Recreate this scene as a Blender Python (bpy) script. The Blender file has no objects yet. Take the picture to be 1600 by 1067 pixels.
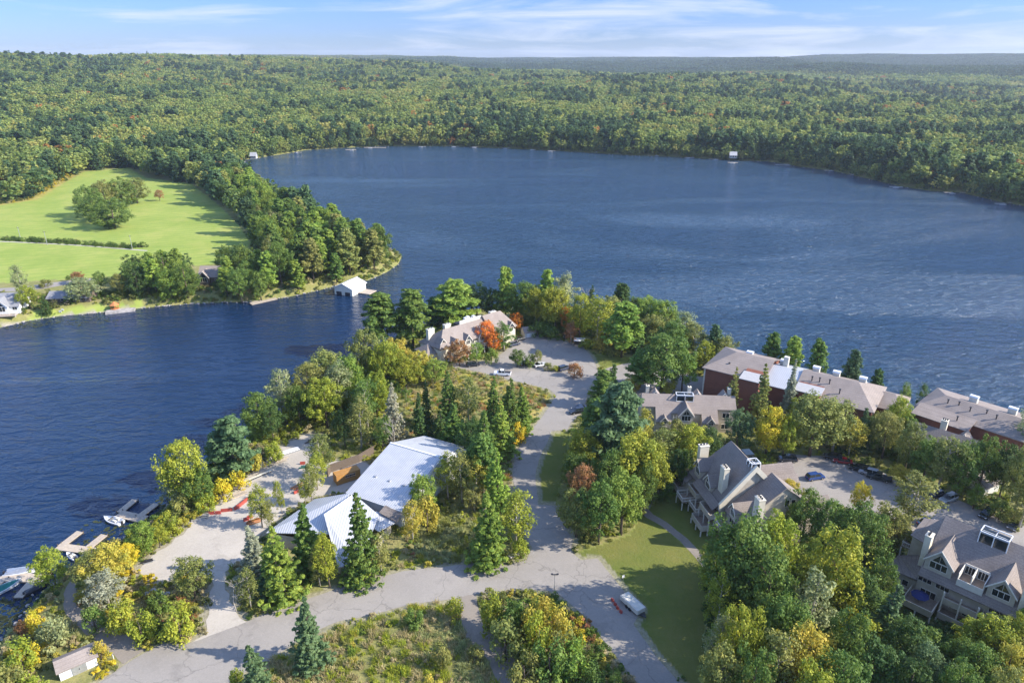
import bpy, bmesh, math, random
import numpy as np
from mathutils import Vector, Matrix, geometry
R = math.radians
scene = bpy.context.scene
COL = scene.collection

# ------------------------------------------------------------------ camera, sky, sun, exposure
H = 100.0; F = 1100.0; CX = 800.0; CY = 533.5; P = R(22.0); G = 3.0
cp, sp = math.cos(P), math.sin(P)
cam = bpy.data.cameras.new('camera'); cam_o = bpy.data.objects.new('camera', cam); COL.objects.link(cam_o)
cam_o.location = (0, 0, H); cam_o.rotation_euler = (R(90 - 22), 0, 0)
cam.sensor_width = 36; cam.lens = 36 * F / 1600; cam.clip_start = 1; cam.clip_end = 30000
scene.camera = cam_o
scene.view_settings.view_transform = 'Standard'; scene.view_settings.look = 'None'
scene.view_settings.exposure = 1.45; scene.view_settings.gamma = 1
SUN_EL = R(33); SUN_DIR = Vector((0.985 * math.cos(SUN_EL), -0.17 * math.cos(SUN_EL), math.sin(SUN_EL)))
w = bpy.data.worlds.new('World'); scene.world = w; w.use_nodes = True
nt = w.node_tree; nt.nodes.clear()
out = nt.nodes.new('ShaderNodeOutputWorld'); bg = nt.nodes.new('ShaderNodeBackground')
sky = nt.nodes.new('ShaderNodeTexSky'); sky.sky_type = 'NISHITA'; sky.sun_disc = False
sky.sun_elevation = SUN_EL; sky.sun_rotation = math.atan2(SUN_DIR.x, SUN_DIR.y)
sky.air_density = 1.0; sky.dust_density = 0.3; sky.ozone_density = 1.6
bg.inputs[1].default_value = 0.15
# thin cirrus, by direction only
tc = nt.nodes.new('ShaderNodeTexCoord'); mp = nt.nodes.new('ShaderNodeMapping'); mp.inputs['Scale'].default_value = (1.6, 1.6, 15)
mp.inputs['Rotation'].default_value = (R(3), R(4), 0)
nz = nt.nodes.new('ShaderNodeTexNoise'); nz.inputs['Scale'].default_value = 2.6; nz.inputs['Detail'].default_value = 8; nz.inputs['Roughness'].default_value = 0.6
nz.inputs['Distortion'].default_value = 0.6
cr = nt.nodes.new('ShaderNodeValToRGB'); cr.color_ramp.elements[0].position = 0.48; cr.color_ramp.elements[0].color = (0, 0, 0, 1)
cr.color_ramp.elements[1].position = 0.74; cr.color_ramp.elements[1].color = (0.75, 0.75, 0.75, 1)
mx = nt.nodes.new('ShaderNodeMixRGB'); mx.inputs[2].default_value = (2.3, 2.4, 2.8, 1)
nt.links.new(tc.outputs['Generated'], mp.inputs[0]); nt.links.new(mp.outputs[0], nz.inputs[0]); nt.links.new(nz.outputs[0], cr.inputs[0])
tn = nt.nodes.new('ShaderNodeMixRGB'); tn.blend_type = 'MULTIPLY'; tn.inputs[0].default_value = 1; tn.inputs[2].default_value = (0.80, 0.86, 1.04, 1)
sz = nt.nodes.new('ShaderNodeSeparateXYZ'); nt.links.new(tc.outputs['Generated'], sz.inputs[0])
hr = nt.nodes.new('ShaderNodeValToRGB'); e = hr.color_ramp.elements; e[0].position = 0.0; e[0].color = (0.215, 0.27, 0.41, 1); e[1].position = 0.7; e[1].color = (1, 1, 1, 1); m3 = e.new(0.08); m3.color = (0.195, 0.275, 0.51, 1); m4 = e.new(0.17); m4.color = (0.84, 0.92, 1.06, 1)
nt.links.new(sz.outputs[2], hr.inputs[0]); tn2 = nt.nodes.new('ShaderNodeMixRGB'); tn2.blend_type = 'MULTIPLY'; tn2.inputs[0].default_value = 1; nt.links.new(hr.outputs[0], tn2.inputs[1]); nt.links.new(sky.outputs[0], tn2.inputs[2])
nt.links.new(tn2.outputs[0], tn.inputs[1]); nt.links.new(cr.outputs[0], mx.inputs[0]); nt.links.new(tn.outputs[0], mx.inputs[1]); nt.links.new(mx.outputs[0], bg.inputs[0])
nt.links.new(bg.outputs[0], out.inputs[0])
sl = bpy.data.lights.new('sun', 'SUN'); sl.energy = 3.7; sl.angle = R(0.53); sl.color = (1.0, 0.93, 0.82)
so = bpy.data.objects.new('sun', sl); COL.objects.link(so)
so.rotation_euler = SUN_DIR.to_track_quat('Z', 'Y').to_euler(); so.location = SUN_DIR * 300

# ------------------------------------------------------------------ helpers
def W(px, py, z=G):
    a = (px - CX) / F; b = (py - CY) / F; k = (H - z) / (sp + b * cp)
    return (a * k, k * (cp - b * sp))
def PX(x, y, z):
    d = H - z; zc = y * cp + d * sp; yc = d * cp - y * sp
    return (CX + F * x / zc, CY + F * yc / zc)
def tag(o, label=None, cat=None, group=None, kind=None):
    if label: o['label'] = label
    if cat: o['category'] = cat
    if group: o['group'] = group
    if kind: o['kind'] = kind
    return o
def empty(name, loc, rz=0, parent=None):
    o = bpy.data.objects.new(name, None); COL.objects.link(o); o.location = loc; o.rotation_euler = (0, 0, rz)
    o.empty_display_size = 0.5
    if parent: o.parent = parent
    return o
def mesh_np(name, V, Fq, mat, var=None, smooth=False):
    me = bpy.data.meshes.new(name); V = np.asarray(V, dtype=np.float32); Fq = np.asarray(Fq, dtype=np.int32)
    n = Fq.shape[1]
    me.vertices.add(len(V)); me.vertices.foreach_set('co', V.ravel())
    me.loops.add(Fq.size); me.loops.foreach_set('vertex_index', Fq.ravel())
    me.polygons.add(len(Fq)); me.polygons.foreach_set('loop_start', np.arange(0, Fq.size, n, dtype=np.int32))
    me.polygons.foreach_set('loop_total', np.full(len(Fq), n, dtype=np.int32))
    if smooth: me.polygons.foreach_set('use_smooth', np.ones(len(Fq), dtype=bool))
    me.update(calc_edges=True)
    if var is not None:
        a = me.attributes.new('var', 'FLOAT', 'FACE'); a.data.foreach_set('value', np.asarray(var, dtype=np.float32))
    if mat: me.materials.append(mat)
    return me
def link(name, me, parent=None, loc=None):
    o = bpy.data.objects.new(name, me); COL.objects.link(o)
    if parent: o.parent = parent
    if loc is not None: o.location = loc
    return o
class MB:
    def __init__(s): s.v = []; s.f = []
    def face(s, pts):
        i = len(s.v); s.v += [tuple(p) for p in pts]; s.f.append(tuple(range(i, i + len(pts)))); return s
    def box(s, a, b, c, d, e, f):
        i = len(s.v)
        s.v += [(a, c, e), (b, c, e), (b, d, e), (a, d, e), (a, c, f), (b, c, f), (b, d, f), (a, d, f)]
        for q in ((0, 3, 2, 1), (4, 5, 6, 7), (0, 1, 5, 4), (1, 2, 6, 5), (2, 3, 7, 6), (3, 0, 4, 7)): s.f.append(tuple(i + k for k in q))
        return s
    def slab(s, pts, t):
        n = len(pts); i = len(s.v)
        s.v += [tuple(p) for p in pts] + [(p[0], p[1], p[2] - t) for p in pts]
        s.f.append(tuple(range(i, i + n))); s.f.append(tuple(range(i + 2 * n - 1, i + n - 1, -1)))
        for k in range(n): s.f.append((i + k, i + n + k, i + n + (k + 1) % n, i + (k + 1) % n))
        return s
    def prism(s, pts, vec):
        n = len(pts); i = len(s.v)
        s.v += [tuple(p) for p in pts] + [(p[0] + vec[0], p[1] + vec[1], p[2] + vec[2]) for p in pts]
        s.f.append(tuple(range(i + n - 1, i - 1, -1))); s.f.append(tuple(range(i + n, i + 2 * n)))
        for k in range(n): s.f.append((i + k, i + (k + 1) % n, i + n + (k + 1) % n, i + n + k))
        return s
    def tube(s, pts, rs, n=7):
        rings = []
        for k, p in enumerate(pts):
            p = Vector(p); q = Vector(pts[min(k + 1, len(pts) - 1)]) - Vector(pts[max(k - 1, 0)])
            q.normalize(); a = q.orthogonal().normalized(); b = q.cross(a)
            i = len(s.v)
            for j in range(n):
                t = 2 * math.pi * j / n; s.v.append(tuple(p + (a * math.cos(t) + b * math.sin(t)) * rs[k]))
            rings.append(i)
        for A, B in zip(rings, rings[1:]):
            for j in range(n): s.f.append((A + j, A + (j + 1) % n, B + (j + 1) % n, B + j))
        s.f.append(tuple(rings[-1] + j for j in range(n))); s.f.append(tuple(rings[0] + n - 1 - j for j in range(n)))
        return s
    def mesh(s, name, mat, smooth=False):
        me = bpy.data.meshes.new(name); me.from_pydata(s.v, [], s.f)
        bm = bmesh.new(); bm.from_mesh(me); bmesh.ops.recalc_face_normals(bm, faces=bm.faces); bm.to_mesh(me); bm.free()
        if smooth:
            for p in me.polygons: p.use_smooth = True
        me.materials.append(mat); return me
    def build(s, name, mat, parent=None, smooth=False, loc=None):
        return link(name, s.mesh(name, mat, smooth), parent, loc)

# ------------------------------------------------------------------ materials
def nodes(name, rough=0.8, spec=0.3):
    m = bpy.data.materials.new(name); m.use_nodes = True
    b = m.node_tree.nodes['Principled BSDF']; b.inputs['Roughness'].default_value = rough
    b.inputs['Specular IOR Level'].default_value = spec
    return m, m.node_tree, b
def N(t, ty, **kw):
    n = t.nodes.new(ty)
    for k, v in kw.items(): setattr(n, k, v)
    return n
def ramp(t, src, stops, interp='LINEAR'):
    r = N(t, 'ShaderNodeValToRGB'); r.color_ramp.interpolation = interp
    e = r.color_ramp.elements
    while len(e) < len(stops): e.new(0.5)
    for k, (p, c) in enumerate(stops): e[k].position = p; e[k].color = (*c, 1)
    t.links.new(src, r.inputs[0]); return r.outputs[0]
def noise(t, scale, detail=5, rough=0.6, coord='Object', vec=None, dist=0.0):
    n = N(t, 'ShaderNodeTexNoise'); n.inputs['Scale'].default_value = scale; n.inputs['Detail'].default_value = detail
    n.inputs['Roughness'].default_value = rough; n.inputs['Distortion'].default_value = dist
    if vec is None:
        c = N(t, 'ShaderNodeTexCoord'); vec = c.outputs[coord]
    t.links.new(vec, n.inputs['Vector']); return n.outputs['Fac']
def mixc(t, fac, a, b, mode='MIX'):
    m = N(t, 'ShaderNodeMixRGB', blend_type=mode)
    for k, x in ((0, fac), (1, a), (2, b)):
        if hasattr(x, 'is_output') or isinstance(x, bpy.types.NodeSocket): t.links.new(x, m.inputs[k])
        elif isinstance(x, (int, float)): m.inputs[k].default_value = x
        else: m.inputs[k].default_value = (*x, 1)
    return m.outputs[0]
def math_(t, op, a, b=None, clamp=False):
    m = N(t, 'ShaderNodeMath', operation=op); m.use_clamp = clamp
    for k, x in ((0, a), (1, b)):
        if x is None: continue
        if isinstance(x, bpy.types.NodeSocket): t.links.new(x, m.inputs[k])
        else: m.inputs[k].default_value = x
    return m.outputs[0]
def bump(t, b, h, strength, dist):
    n = N(t, 'ShaderNodeBump'); n.inputs['Strength'].default_value = strength; n.inputs['Distance'].default_value = dist
    t.links.new(h, n.inputs['Height']); t.links.new(n.outputs[0], b.inputs['Normal'])
def simple(name, c, rough=0.7, var=0.25, scale=1.5, spec=0.3, metal=0.0):
    m, t, b = nodes(name, rough, spec); b.inputs['Metallic'].default_value = metal
    n = noise(t, scale, 6)
    t.links.new(ramp(t, n, [(0.3, [x * (1 - var) for x in c]), (0.7, [min(1, x * (1 + var * 0.6)) for x in c])]), b.inputs['Base Color'])
    return m
M = {}
M['siding'] = simple('siding', (0.44, 0.39, 0.31), 0.75, 0.18, 0.8)
M['trim'] = simple('trim', (0.62, 0.58, 0.50), 0.6, 0.1)
M['chim'] = simple('chimney_siding', (0.60, 0.54, 0.42), 0.75, 0.12, 0.8)
M['white'] = simple('white_paint', (0.62, 0.62, 0.61), 0.5, 0.1)
M['dark'] = simple('dark_metal', (0.03, 0.03, 0.035), 0.5, 0.2)
M['cap'] = simple('flue_cap', (0.45, 0.45, 0.45), 0.4, 0.2, metal=0.6)
M['deckwood'] = simple('deck_wood', (0.30, 0.23, 0.17), 0.8, 0.3, 3)
M['dockwood'] = simple('dock_wood', (0.42, 0.35, 0.27), 0.8, 0.25, 3)
M['bark'] = simple('bark', (0.13, 0.10, 0.075), 0.9, 0.4, 6)
M['birchbark'] = simple('pale_bark', (0.42, 0.38, 0.32), 0.9, 0.4, 6)
M['concrete'] = simple('concrete', (0.42, 0.39, 0.35), 0.9, 0.2, 1)
M['orange'] = simple('orange_plastic', (0.33, 0.06, 0.045), 0.5, 0.15)
M['teal'] = simple('teal_cover', (0.01, 0.13, 0.11), 0.7, 0.2)
M['navy'] = simple('navy_cloth', (0.01, 0.02, 0.10), 0.7, 0.2)
M['red'] = simple('red_paint', (0.5, 0.03, 0.03), 0.5, 0.2)
M['cream'] = simple('cream_paint', (0.54, 0.51, 0.43), 0.6, 0.15)
M['tyre'] = simple('tyre_rubber', (0.02, 0.02, 0.02), 0.9, 0.1)
M['rim'] = simple('wheel_rim', (0.5, 0.5, 0.5), 0.35, 0.1, metal=0.8)
M['headlight'] = simple('headlight_glass', (0.7, 0.7, 0.7), 0.15, 0.05, spec=0.6)
M['taillight'] = simple('taillight_plastic', (0.4, 0.01, 0.01), 0.3, 0.1)
M['rock'] = simple('rock', (0.36, 0.33, 0.30), 0.9, 0.5, 0.7)
M['cedarwood'] = simple('cedar_wood', (0.42, 0.17, 0.06), 0.7, 0.2, 3)
M['greyroof2'] = simple('pale_grey_roof', (0.38, 0.37, 0.36), 0.8, 0.12, 2)
M['farwhite'] = simple('weathered_white', (0.34, 0.34, 0.34), 0.8, 0.12, 2)
M['greyroof'] = simple('grey_roof', (0.22, 0.22, 0.23), 0.85, 0.2, 2)
m, t, b = nodes('glass', 0.08, 0.7); b.inputs['Base Color'].default_value = (0.015, 0.022, 0.025, 1); M['glass'] = m
m, t, b = nodes('car_paint', 0.25, 0.6); oi = N(t, 'ShaderNodeObjectInfo'); t.links.new(oi.outputs['Color'], b.inputs['Base Color'])
b.inputs['Coat Weight'].default_value = 0.6; M['paint'] = m
def shingle(name, c1, c2, row=0.35):
    m, t, b = nodes(name, 0.9, 0.15)
    c = N(t, 'ShaderNodeTexCoord'); mp = N(t, 'ShaderNodeMapping'); mp.inputs['Scale'].default_value = (1, 1, 1)
    t.links.new(c.outputs['Object'], mp.inputs[0])
    # rows run level along the slope: band by height
    sx = N(t, 'ShaderNodeSeparateXYZ'); t.links.new(c.outputs['Object'], sx.inputs[0])
    zz = math_(t, 'FRACT', math_(t, 'MULTIPLY', sx.outputs[2], 1 / row))
    big = noise(t, 0.35, 4); fine = noise(t, 5.0, 3)
    col = ramp(t, fine, [(0.35, c1), (0.65, c2)])
    col = mixc(t, ramp(t, big, [(0.35, (0, 0, 0)), (0.7, (0.5, 0.5, 0.5))]), col, [x * 0.72 for x in c1])
    col = mixc(t, ramp(t, zz, [(0.0, (0.5, 0.5, 0.5)), (0.22, (0, 0, 0))]), col, [x * 0.55 for x in c1])
    t.links.new(col, b.inputs['Base Color']); bump(t, b, fine, 0.5, 0.05); return m
M['shingle'] = shingle('brown_shingle', (0.185, 0.155, 0.135), (0.285, 0.24, 0.205))
M['shingle2'] = shingle('taupe_shingle', (0.235, 0.195, 0.17), (0.30, 0.255, 0.22), 0.3)
# corrugated pale metal
m, t, b = nodes('corrugated_metal', 0.42, 0.5); c = N(t, 'ShaderNodeTexCoord')
sx = N(t, 'ShaderNodeSeparateXYZ'); t.links.new(c.outputs['Object'], sx.inputs[0])
st = math_(t, 'SINE', math_(t, 'MULTIPLY', sx.outputs[0], 12.0))
col = ramp(t, noise(t, 0.4, 5), [(0.3, (0.43, 0.435, 0.44)), (0.7, (0.54, 0.54, 0.53))])
col = mixc(t, ramp(t, st, [(0.0, (0.6, 0.6, 0.6)), (0.3, (0, 0, 0))]), col, (0.32, 0.33, 0.35))
rust = ramp(t, noise(t, 0.9, 8, 0.7), [(0.55, (0, 0, 0)), (0.72, (0.5, 0.5, 0.5))])
col = mixc(t, rust, col, (0.36, 0.32, 0.28))
t.links.new(col, b.inputs['Base Color']); b.inputs['Metallic'].default_value = 0.15; bump(t, b, st, 0.35, 0.05); M['corr'] = m
# brick
m, t, b = nodes('brick', 0.9, 0.1); br = N(t, 'ShaderNodeTexBrick'); c = N(t, 'ShaderNodeTexCoord')
sx = N(t, 'ShaderNodeSeparateXYZ'); t.links.new(c.outputs['Object'], sx.inputs[0]); cx = N(t, 'ShaderNodeCombineXYZ')
t.links.new(math_(t, 'ADD', sx.outputs[0], sx.outputs[1]), cx.inputs[0]); t.links.new(sx.outputs[2], cx.inputs[1]); t.links.new(cx.outputs[0], br.inputs[0])
br.inputs['Scale'].default_value = 2.2; br.inputs['Color1'].default_value = (0.16, 0.065, 0.045, 1); br.inputs['Color2'].default_value = (0.22, 0.09, 0.06, 1)
br.inputs['Mortar'].default_value = (0.24, 0.15, 0.11, 1); br.inputs['Mortar Size'].default_value = 0.012
t.links.new(mixc(t, 0.3, br.outputs[0], ramp(t, noise(t, 0.5, 5), [(0.3, (0.13, 0.045, 0.03)), (0.7, (0.28, 0.11, 0.07))])), b.inputs['Base Color']); M['brick'] = m
# asphalt with patches and cracks
def asphalt(name, c, crack=0.5):
    m, t, b = nodes(name, 0.9, 0.2)
    big = noise(t, 0.06, 5, 0.6); fine = noise(t, 3.5, 6, 0.7)
    col = ramp(t, big, [(0.3, [x * 0.80 for x in c]), (0.7, [x * 1.14 for x in c])])
    col = mixc(t, 0.35, col, ramp(t, fine, [(0.3, [x * 0.7 for x in c]), (0.7, [x * 1.3 for x in c])]))
    c2 = N(t, 'ShaderNodeTexCoord'); vo = N(t, 'ShaderNodeTexVoronoi', feature='DISTANCE_TO_EDGE'); vo.inputs['Scale'].default_value = 0.09
    mm = N(t, 'ShaderNodeVectorMath', operation='ADD'); nn = N(t, 'ShaderNodeTexNoise'); nn.inputs['Scale'].default_value = 0.35; nn.inputs['Detail'].default_value = 5
    t.links.new(c2.outputs['Object'], nn.inputs[0]); sc = N(t, 'ShaderNodeVectorMath', operation='SCALE'); sc.inputs[3].default_value = 4
    t.links.new(nn.outputs['Color'], sc.inputs[0]); t.links.new(c2.outputs['Object'], mm.inputs[0]); t.links.new(sc.outputs[0], mm.inputs[1]); t.links.new(mm.outputs[0], vo.inputs[0])
    st_ = ramp(t, noise(t, 0.22, 8, 0.7), [(0.56, (0, 0, 0)), (0.66, (.45, .45, .45))]); col = mixc(t, st_, col, [x * 0.62 for x in c])
    lt_ = ramp(t, noise(t, 0.5, 8, 0.75, dist=1.0), [(0.58, (0, 0, 0)), (0.70, (.4, .4, .4))]); col = mixc(t, lt_, col, [min(1, x * 1.45) for x in c])
    cr_ = ramp(t, vo.outputs['Distance'], [(0.0, (crack,) * 3), (0.012, (0, 0, 0))])
    col = mixc(t, cr_, col, [x * 0.4 for x in c])
    t.links.new(col, b.inputs['Base Color']); bump(t, b, fine, 0.3, 0.02); return m
M['asphalt'] = asphalt('asphalt', (0.262, 0.238, 0.208), 0.5); M['asphalt2'] = asphalt('parking_asphalt', (0.265, 0.24, 0.212), 0.35)
M['gravel'] = asphalt('gravel', (0.40, 0.36, 0.305), 0.1); M['path'] = asphalt('path_gravel', (0.23, 0.20, 0.165), 0.0)
# foliage: object colour x per-clump variation
def foliage(name, inst=False, trans=0.36):
    m, t, b = nodes(name, 0.65, 0.25)
    if inst:
        a = N(t, 'ShaderNodeAttribute', attribute_type='INSTANCER', attribute_name='tint'); colr = a.outputs['Color']
    else:
        a = N(t, 'ShaderNodeObjectInfo'); colr = a.outputs['Color']
    v = N(t, 'ShaderNodeAttribute', attribute_type='GEOMETRY', attribute_name='var')
    hs = N(t, 'ShaderNodeHueSaturation'); t.links.new(colr, hs.inputs['Color'])
    t.links.new(math_(t, 'ADD', math_(t, 'MULTIPLY', v.outputs['Fac'], -0.05), 0.525), hs.inputs['Hue'])
    t.links.new(math_(t, 'ADD', math_(t, 'MULTIPLY', v.outputs['Fac'], 0.75), 0.62), hs.inputs['Value'])
    t.links.new(hs.outputs[0], b.inputs['Base Color'])
    tr = N(t, 'ShaderNodeBsdfTranslucent'); t.links.new(hs.outputs[0], tr.inputs[0])
    mxs = N(t, 'ShaderNodeMixShader'); mxs.inputs[0].default_value = trans
    o = t.nodes['Material Output']
    t.links.new(b.outputs[0], mxs.inputs[1]); t.links.new(tr.outputs[0], mxs.inputs[2]); t.links.new(mxs.outputs[0], o.inputs[0]); return m
M['leaf'] = foliage('foliage'); M['leafi'] = foliage('foliage_mass', True, 0.42)

# ------------------------------------------------------------------ the lake outline and the land
def pw(lst, z=0.0): return [W(x, y, z) for x, y in lst]
LAKE = (pw([(0, 512), (40, 502), (90, 494), (150, 489), (215, 482), (290, 475), (350, 472), (400, 471), (450, 464), (500, 453), (535, 444), (575, 438), (603, 426), (622, 413), (628, 400), (612, 394), (570, 382), (520, 368), (475, 347), (435, 322), (405, 297), (385, 277), (374, 262),
         (385, 250), (440, 242), (480, 235), (530, 232), (600, 229), (700, 229), (800, 233), (900, 238), (980, 243), (1060, 246), (1120, 250), (1200, 253), (1250, 261), (1300, 268), (1350, 279), (1400, 291), (1450, 299), (1500, 302), (1560, 316), (1600, 323), (1680, 340)])
        + [(640, 440), (700, 250), (480, 60), (260, 40), (220, 75), (180, 120), (152, 160), (143, 168), (127, 185), (114, 188), (74, 217)]
        + pw([(1095, 556), (1062, 534), (1020, 512), (960, 499), (900, 490), (850, 486), (790, 484), (730, 487), (690, 497), (660, 508), (630, 523), (600, 540), (560, 568), (500, 606), (450, 640), (410, 672), (350, 716), (305, 752), (272, 764), (272, 780), (252, 808), (206, 840), (160, 872), (112, 890), (84, 915), (68, 928), (46, 956), (24, 984), (0, 1003)])
        + [(-95, 80), (-120, 40), (-420, 40), (-600, 220), (-330, 255)])
LK = np.array(LAKE)
def inpoly(x, y, poly):
    p = np.asarray(poly); x = np.asarray(x, float); y = np.asarray(y, float); r = np.zeros(x.shape, bool); n = len(p); j = n - 1
    for i in range(n):
        xi, yi, xj, yj = p[i, 0], p[i, 1], p[j, 0], p[j, 1]
        if yi != yj:
            c = ((yi > y) != (yj > y)) & (x < (xj - xi) * (y - yi) / (yj - yi) + xi); r ^= c
        j = i
    return r
def polydist(x, y, poly):
    p = np.asarray(poly); d = np.full(np.shape(x), 1e9)
    for i in range(len(p)):
        a = p[i - 1]; b_ = p[i]; dx, dy = b_ - a; L = dx * dx + dy * dy + 1e-9
        k = np.clip(((x - a[0]) * dx + (y - a[1]) * dy) / L, 0, 1); d = np.minimum(d, np.hypot(x - a[0] - k * dx, y - a[1] - k * dy))
    return d
def landdist(x, y):
    d = polydist(x, y, LK); return np.where(inpoly(x, y, LK), -d, d)
def sst(a, b_, x):
    t_ = np.clip((x - a) / (b_ - a), 0, 1); return t_ * t_ * (3 - 2 * t_)
TR = np.array([700, 1000, 1500, 2000, 2800, 3500, 4500, 6000, 9000.])
TP = np.array([-600, 0, 200, 400, 600, 800, 1000, 1200, 1300, 1400, 1600, 2200.])
TT = np.array([[0, 6, 36, 80, 80, 70, 60, 70, 70], [0, 5, 32, 80, 76, 60, 60, 70, 70], [0, 5, 22, 48, 76, 60, 60, 74, 70], [0, 4, 18, 34, 66, 50, 60, 84, 70], [0, 4, 16, 32, 58, 50, 60, 82, 70],
               [0, 4, 12, 22, 30, 16, 40, 66, 60], [0, 4, 12, 20, 26, 8, 40, 66, 60], [0, 4, 10, 16, 14, 30, 78, 66, 60], [0, 4, 6, 8, 2, 56, 26, 86, 60], [0, 3, 3, 2, 0, 48, 24, 90, 60], [0, 2, 2, 0, 0, 48, 26, 96, 70], [0, 2, 4, 6, 10, 30, 40, 88, 70.]])
def vn(x, y, s, seed=0):
    x = x / s; y = y / s; xi = np.floor(x); yi = np.floor(y); fx = x - xi; fy = y - yi; fx = fx * fx * (3 - 2 * fx); fy = fy * fy * (3 - 2 * fy)
    def h(a, b_):
        v = np.sin(a * 127.1 + b_ * 311.7 + seed * 74.7) * 43758.5453; return v - np.floor(v)
    return (h(xi, yi) * (1 - fx) + h(xi + 1, yi) * fx) * (1 - fy) + (h(xi, yi + 1) * (1 - fx) + h(xi + 1, yi + 1) * fx) * fy
def hills(x, y):
    r = np.hypot(x, y); pxx = CX + F * x / np.maximum(y * cp + 80 * sp, 50)
    ri = np.clip(np.interp(r, TR, np.arange(len(TR))), 0, len(TR) - 1.001); pi_ = np.clip(np.interp(pxx, TP, np.arange(len(TP))), 0, len(TP) - 1.001)
    a = np.floor(ri).astype(int); c = np.floor(pi_).astype(int); fa = ri - a; fc = pi_ - c; fa = fa * fa * (3 - 2 * fa) * .5 + fa * .5; fc = fc * fc * (3 - 2 * fc)
    t_ = (TT[c, a] * (1 - fa) + TT[c, a + 1] * fa) * (1 - fc) + (TT[c + 1, a] * (1 - fa) + TT[c + 1, a + 1] * fa) * fc
    return t_ + (vn(x, y, 520, 1) - .5) * 30 * sst(900, 2200, r) * (1 - .45 * sst(2600, 3600, r)) + (vn(x, y, 170, 2) - .5) * 12 * sst(900, 2000, r)
def height(x, y, d=None):
    x = np.asarray(x, float); y = np.asarray(y, float)
    if d is None: d = landdist(x, y)
    far_ = 3.0 * sst(450, 650, np.hypot(x, y)); d = d - far_
    base = np.where(d > 0, G * sst(-0.5, 5.5, d), np.maximum(d * 0.35, -2.5))
    r = np.hypot(x, y)
    return base + np.where((d > 0) & (r > 680), hills(x, y) * sst(0, 220, d) * sst(680, 950, r), 0)
def hz(x, y): return float(height(np.array([x]), np.array([y]))[0])

# paved and grassed areas, traced on the ground
ROAD = [(140, 1080), (153, 1067), (215, 1025), (251, 1006), (300, 1004), (386, 971), (432, 952), (472, 939), (518, 922), (587, 903), (631, 892), (702, 884), (755, 879), (792, 884), (823, 875), (832, 856), (823, 838), (808, 800), (803, 758), (801, 739), (805, 709), (831, 671), (850, 647), (861, 630), (870, 618), (859, 609), (831, 602), (799, 594), (766, 586), (737, 579), (706, 574), (712, 567), (737, 566), (771, 564), (784, 552), (797, 543), (815, 530), (837, 524), (872, 530), (911, 542), (924, 557), (932, 572), (935, 590), (925, 599), (919, 609), (914, 630), (908, 645), (893, 660), (887, 671), (861, 674), (855, 690), (842, 718), (836, 742), (841, 788), (866, 790), (874, 810), (895, 843), (893, 862), (908, 875), (933, 872), (954, 896), (976, 924), (1002, 952), (990, 975), (1025, 1025), (1080, 1085), (1010, 1085), (960, 1022), (921, 970), (890, 942), (866, 924), (835, 921), (777, 923), (731, 930), (702, 936), (645, 943), (587, 959), (530, 971), (480, 990), (429, 1027), (386, 1047), (345, 1075), (330, 1090), (100, 1110)]
BRANCH = [(932, 582), (952, 574), (985, 566), (1020, 570), (1100, 590), (1150, 660), (1120, 640), (1060, 618), (1010, 622), (950, 624), (918, 612), (930, 600)]
LOT = [(1213, 724), (1232, 708), (1262, 712), (1292, 712), (1330, 722), (1364, 731), (1396, 746), (1433, 768), (1465, 774), (1498, 781), (1527, 795), (1565, 812), (1600, 822), (1680, 850), (1680, 900), (1560, 870), (1440, 838), (1370, 806), (1290, 784), (1230, 765)]
GRAV = [(214, 892), (245, 862), (285, 835), (297, 817), (335, 793), (384, 745), (414, 719), (454, 690), (484, 677), (497, 680), (493, 705), (487, 727), (560, 716), (590, 740), (545, 768), (480, 780), (440, 806), (409, 830), (385, 855), (378, 878), (352, 893), (356, 929), (366, 958), (386, 972), (344, 992), (300, 1006), (322, 990), (327, 932), (333, 900), (300, 902), (250, 908)]
def ribbon(px, wm, z=G):
    c = [Vector(W(*p, z)) for p in px]; L = []; Rr = []
    for k, p in enumerate(c):
        q = (c[min(k + 1, len(c) - 1)] - c[max(k - 1, 0)]).normalized(); n = Vector((-q.y, q.x)); wv = wm[k] if isinstance(wm, (list, tuple)) else wm
        L.append(tuple(p + n * wv / 2)); Rr.append(tuple(p - n * wv / 2))
    return L + Rr[::-1]
FOOT = ribbon([(1075, 748), (1040, 765), (1015, 780), (1003, 795), (1015, 806), (1037, 818), (1068, 843), (1092, 868), (1120, 905)], [1.8, 1.9, 2.4, 3, 2.2, 1.9, 1.9, 1.9, 1.9])
DIRT = ribbon([(729, 925), (733, 955), (745, 990), (775, 1020), (800, 1060), (815, 1100)], [3.6, 3.6, 4.0, 4.4, 4.6, 4.6])
BOATP = ribbon([(120, 895), (110, 925), (110, 948), (140, 975), (175, 998), (212, 1024)], [1.6, 1.9, 2.2, 3.0, 4.0, 4.2])
LAWNS = [pw(x, G) for x in ([(897, 864), (940, 850), (985, 835), (1002, 800), (1036, 822), (1070, 852), (1100, 880), (1108, 930), (1100, 990), (1120, 1067), (1140, 1100), (1090, 1090), (992, 978), (1008, 950), (954, 894), (933, 870), (908, 872)],
                            [(858, 677), (890, 675), (886, 720), (868, 786), (843, 784), (838, 742), (846, 712)], [(926, 556), (960, 552), (1000, 562), (985, 568), (950, 574), (934, 573)],
                            [(1010, 795), (1062, 752), (1080, 790), (1110, 830), (1130, 860), (1095, 862), (1060, 835)], [(1380, 890), (1440, 920), (1470, 975), (1400, 960)])]
FIELD = pw([(-150, 345), (50, 312), (95, 288), (130, 269), (200, 262), (228, 278), (300, 288), (338, 318), (372, 350), (392, 380), (375, 404), (330, 414), (240, 416), (205, 420), (185, 432), (90, 437), (-150, 452)], G)
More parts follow.
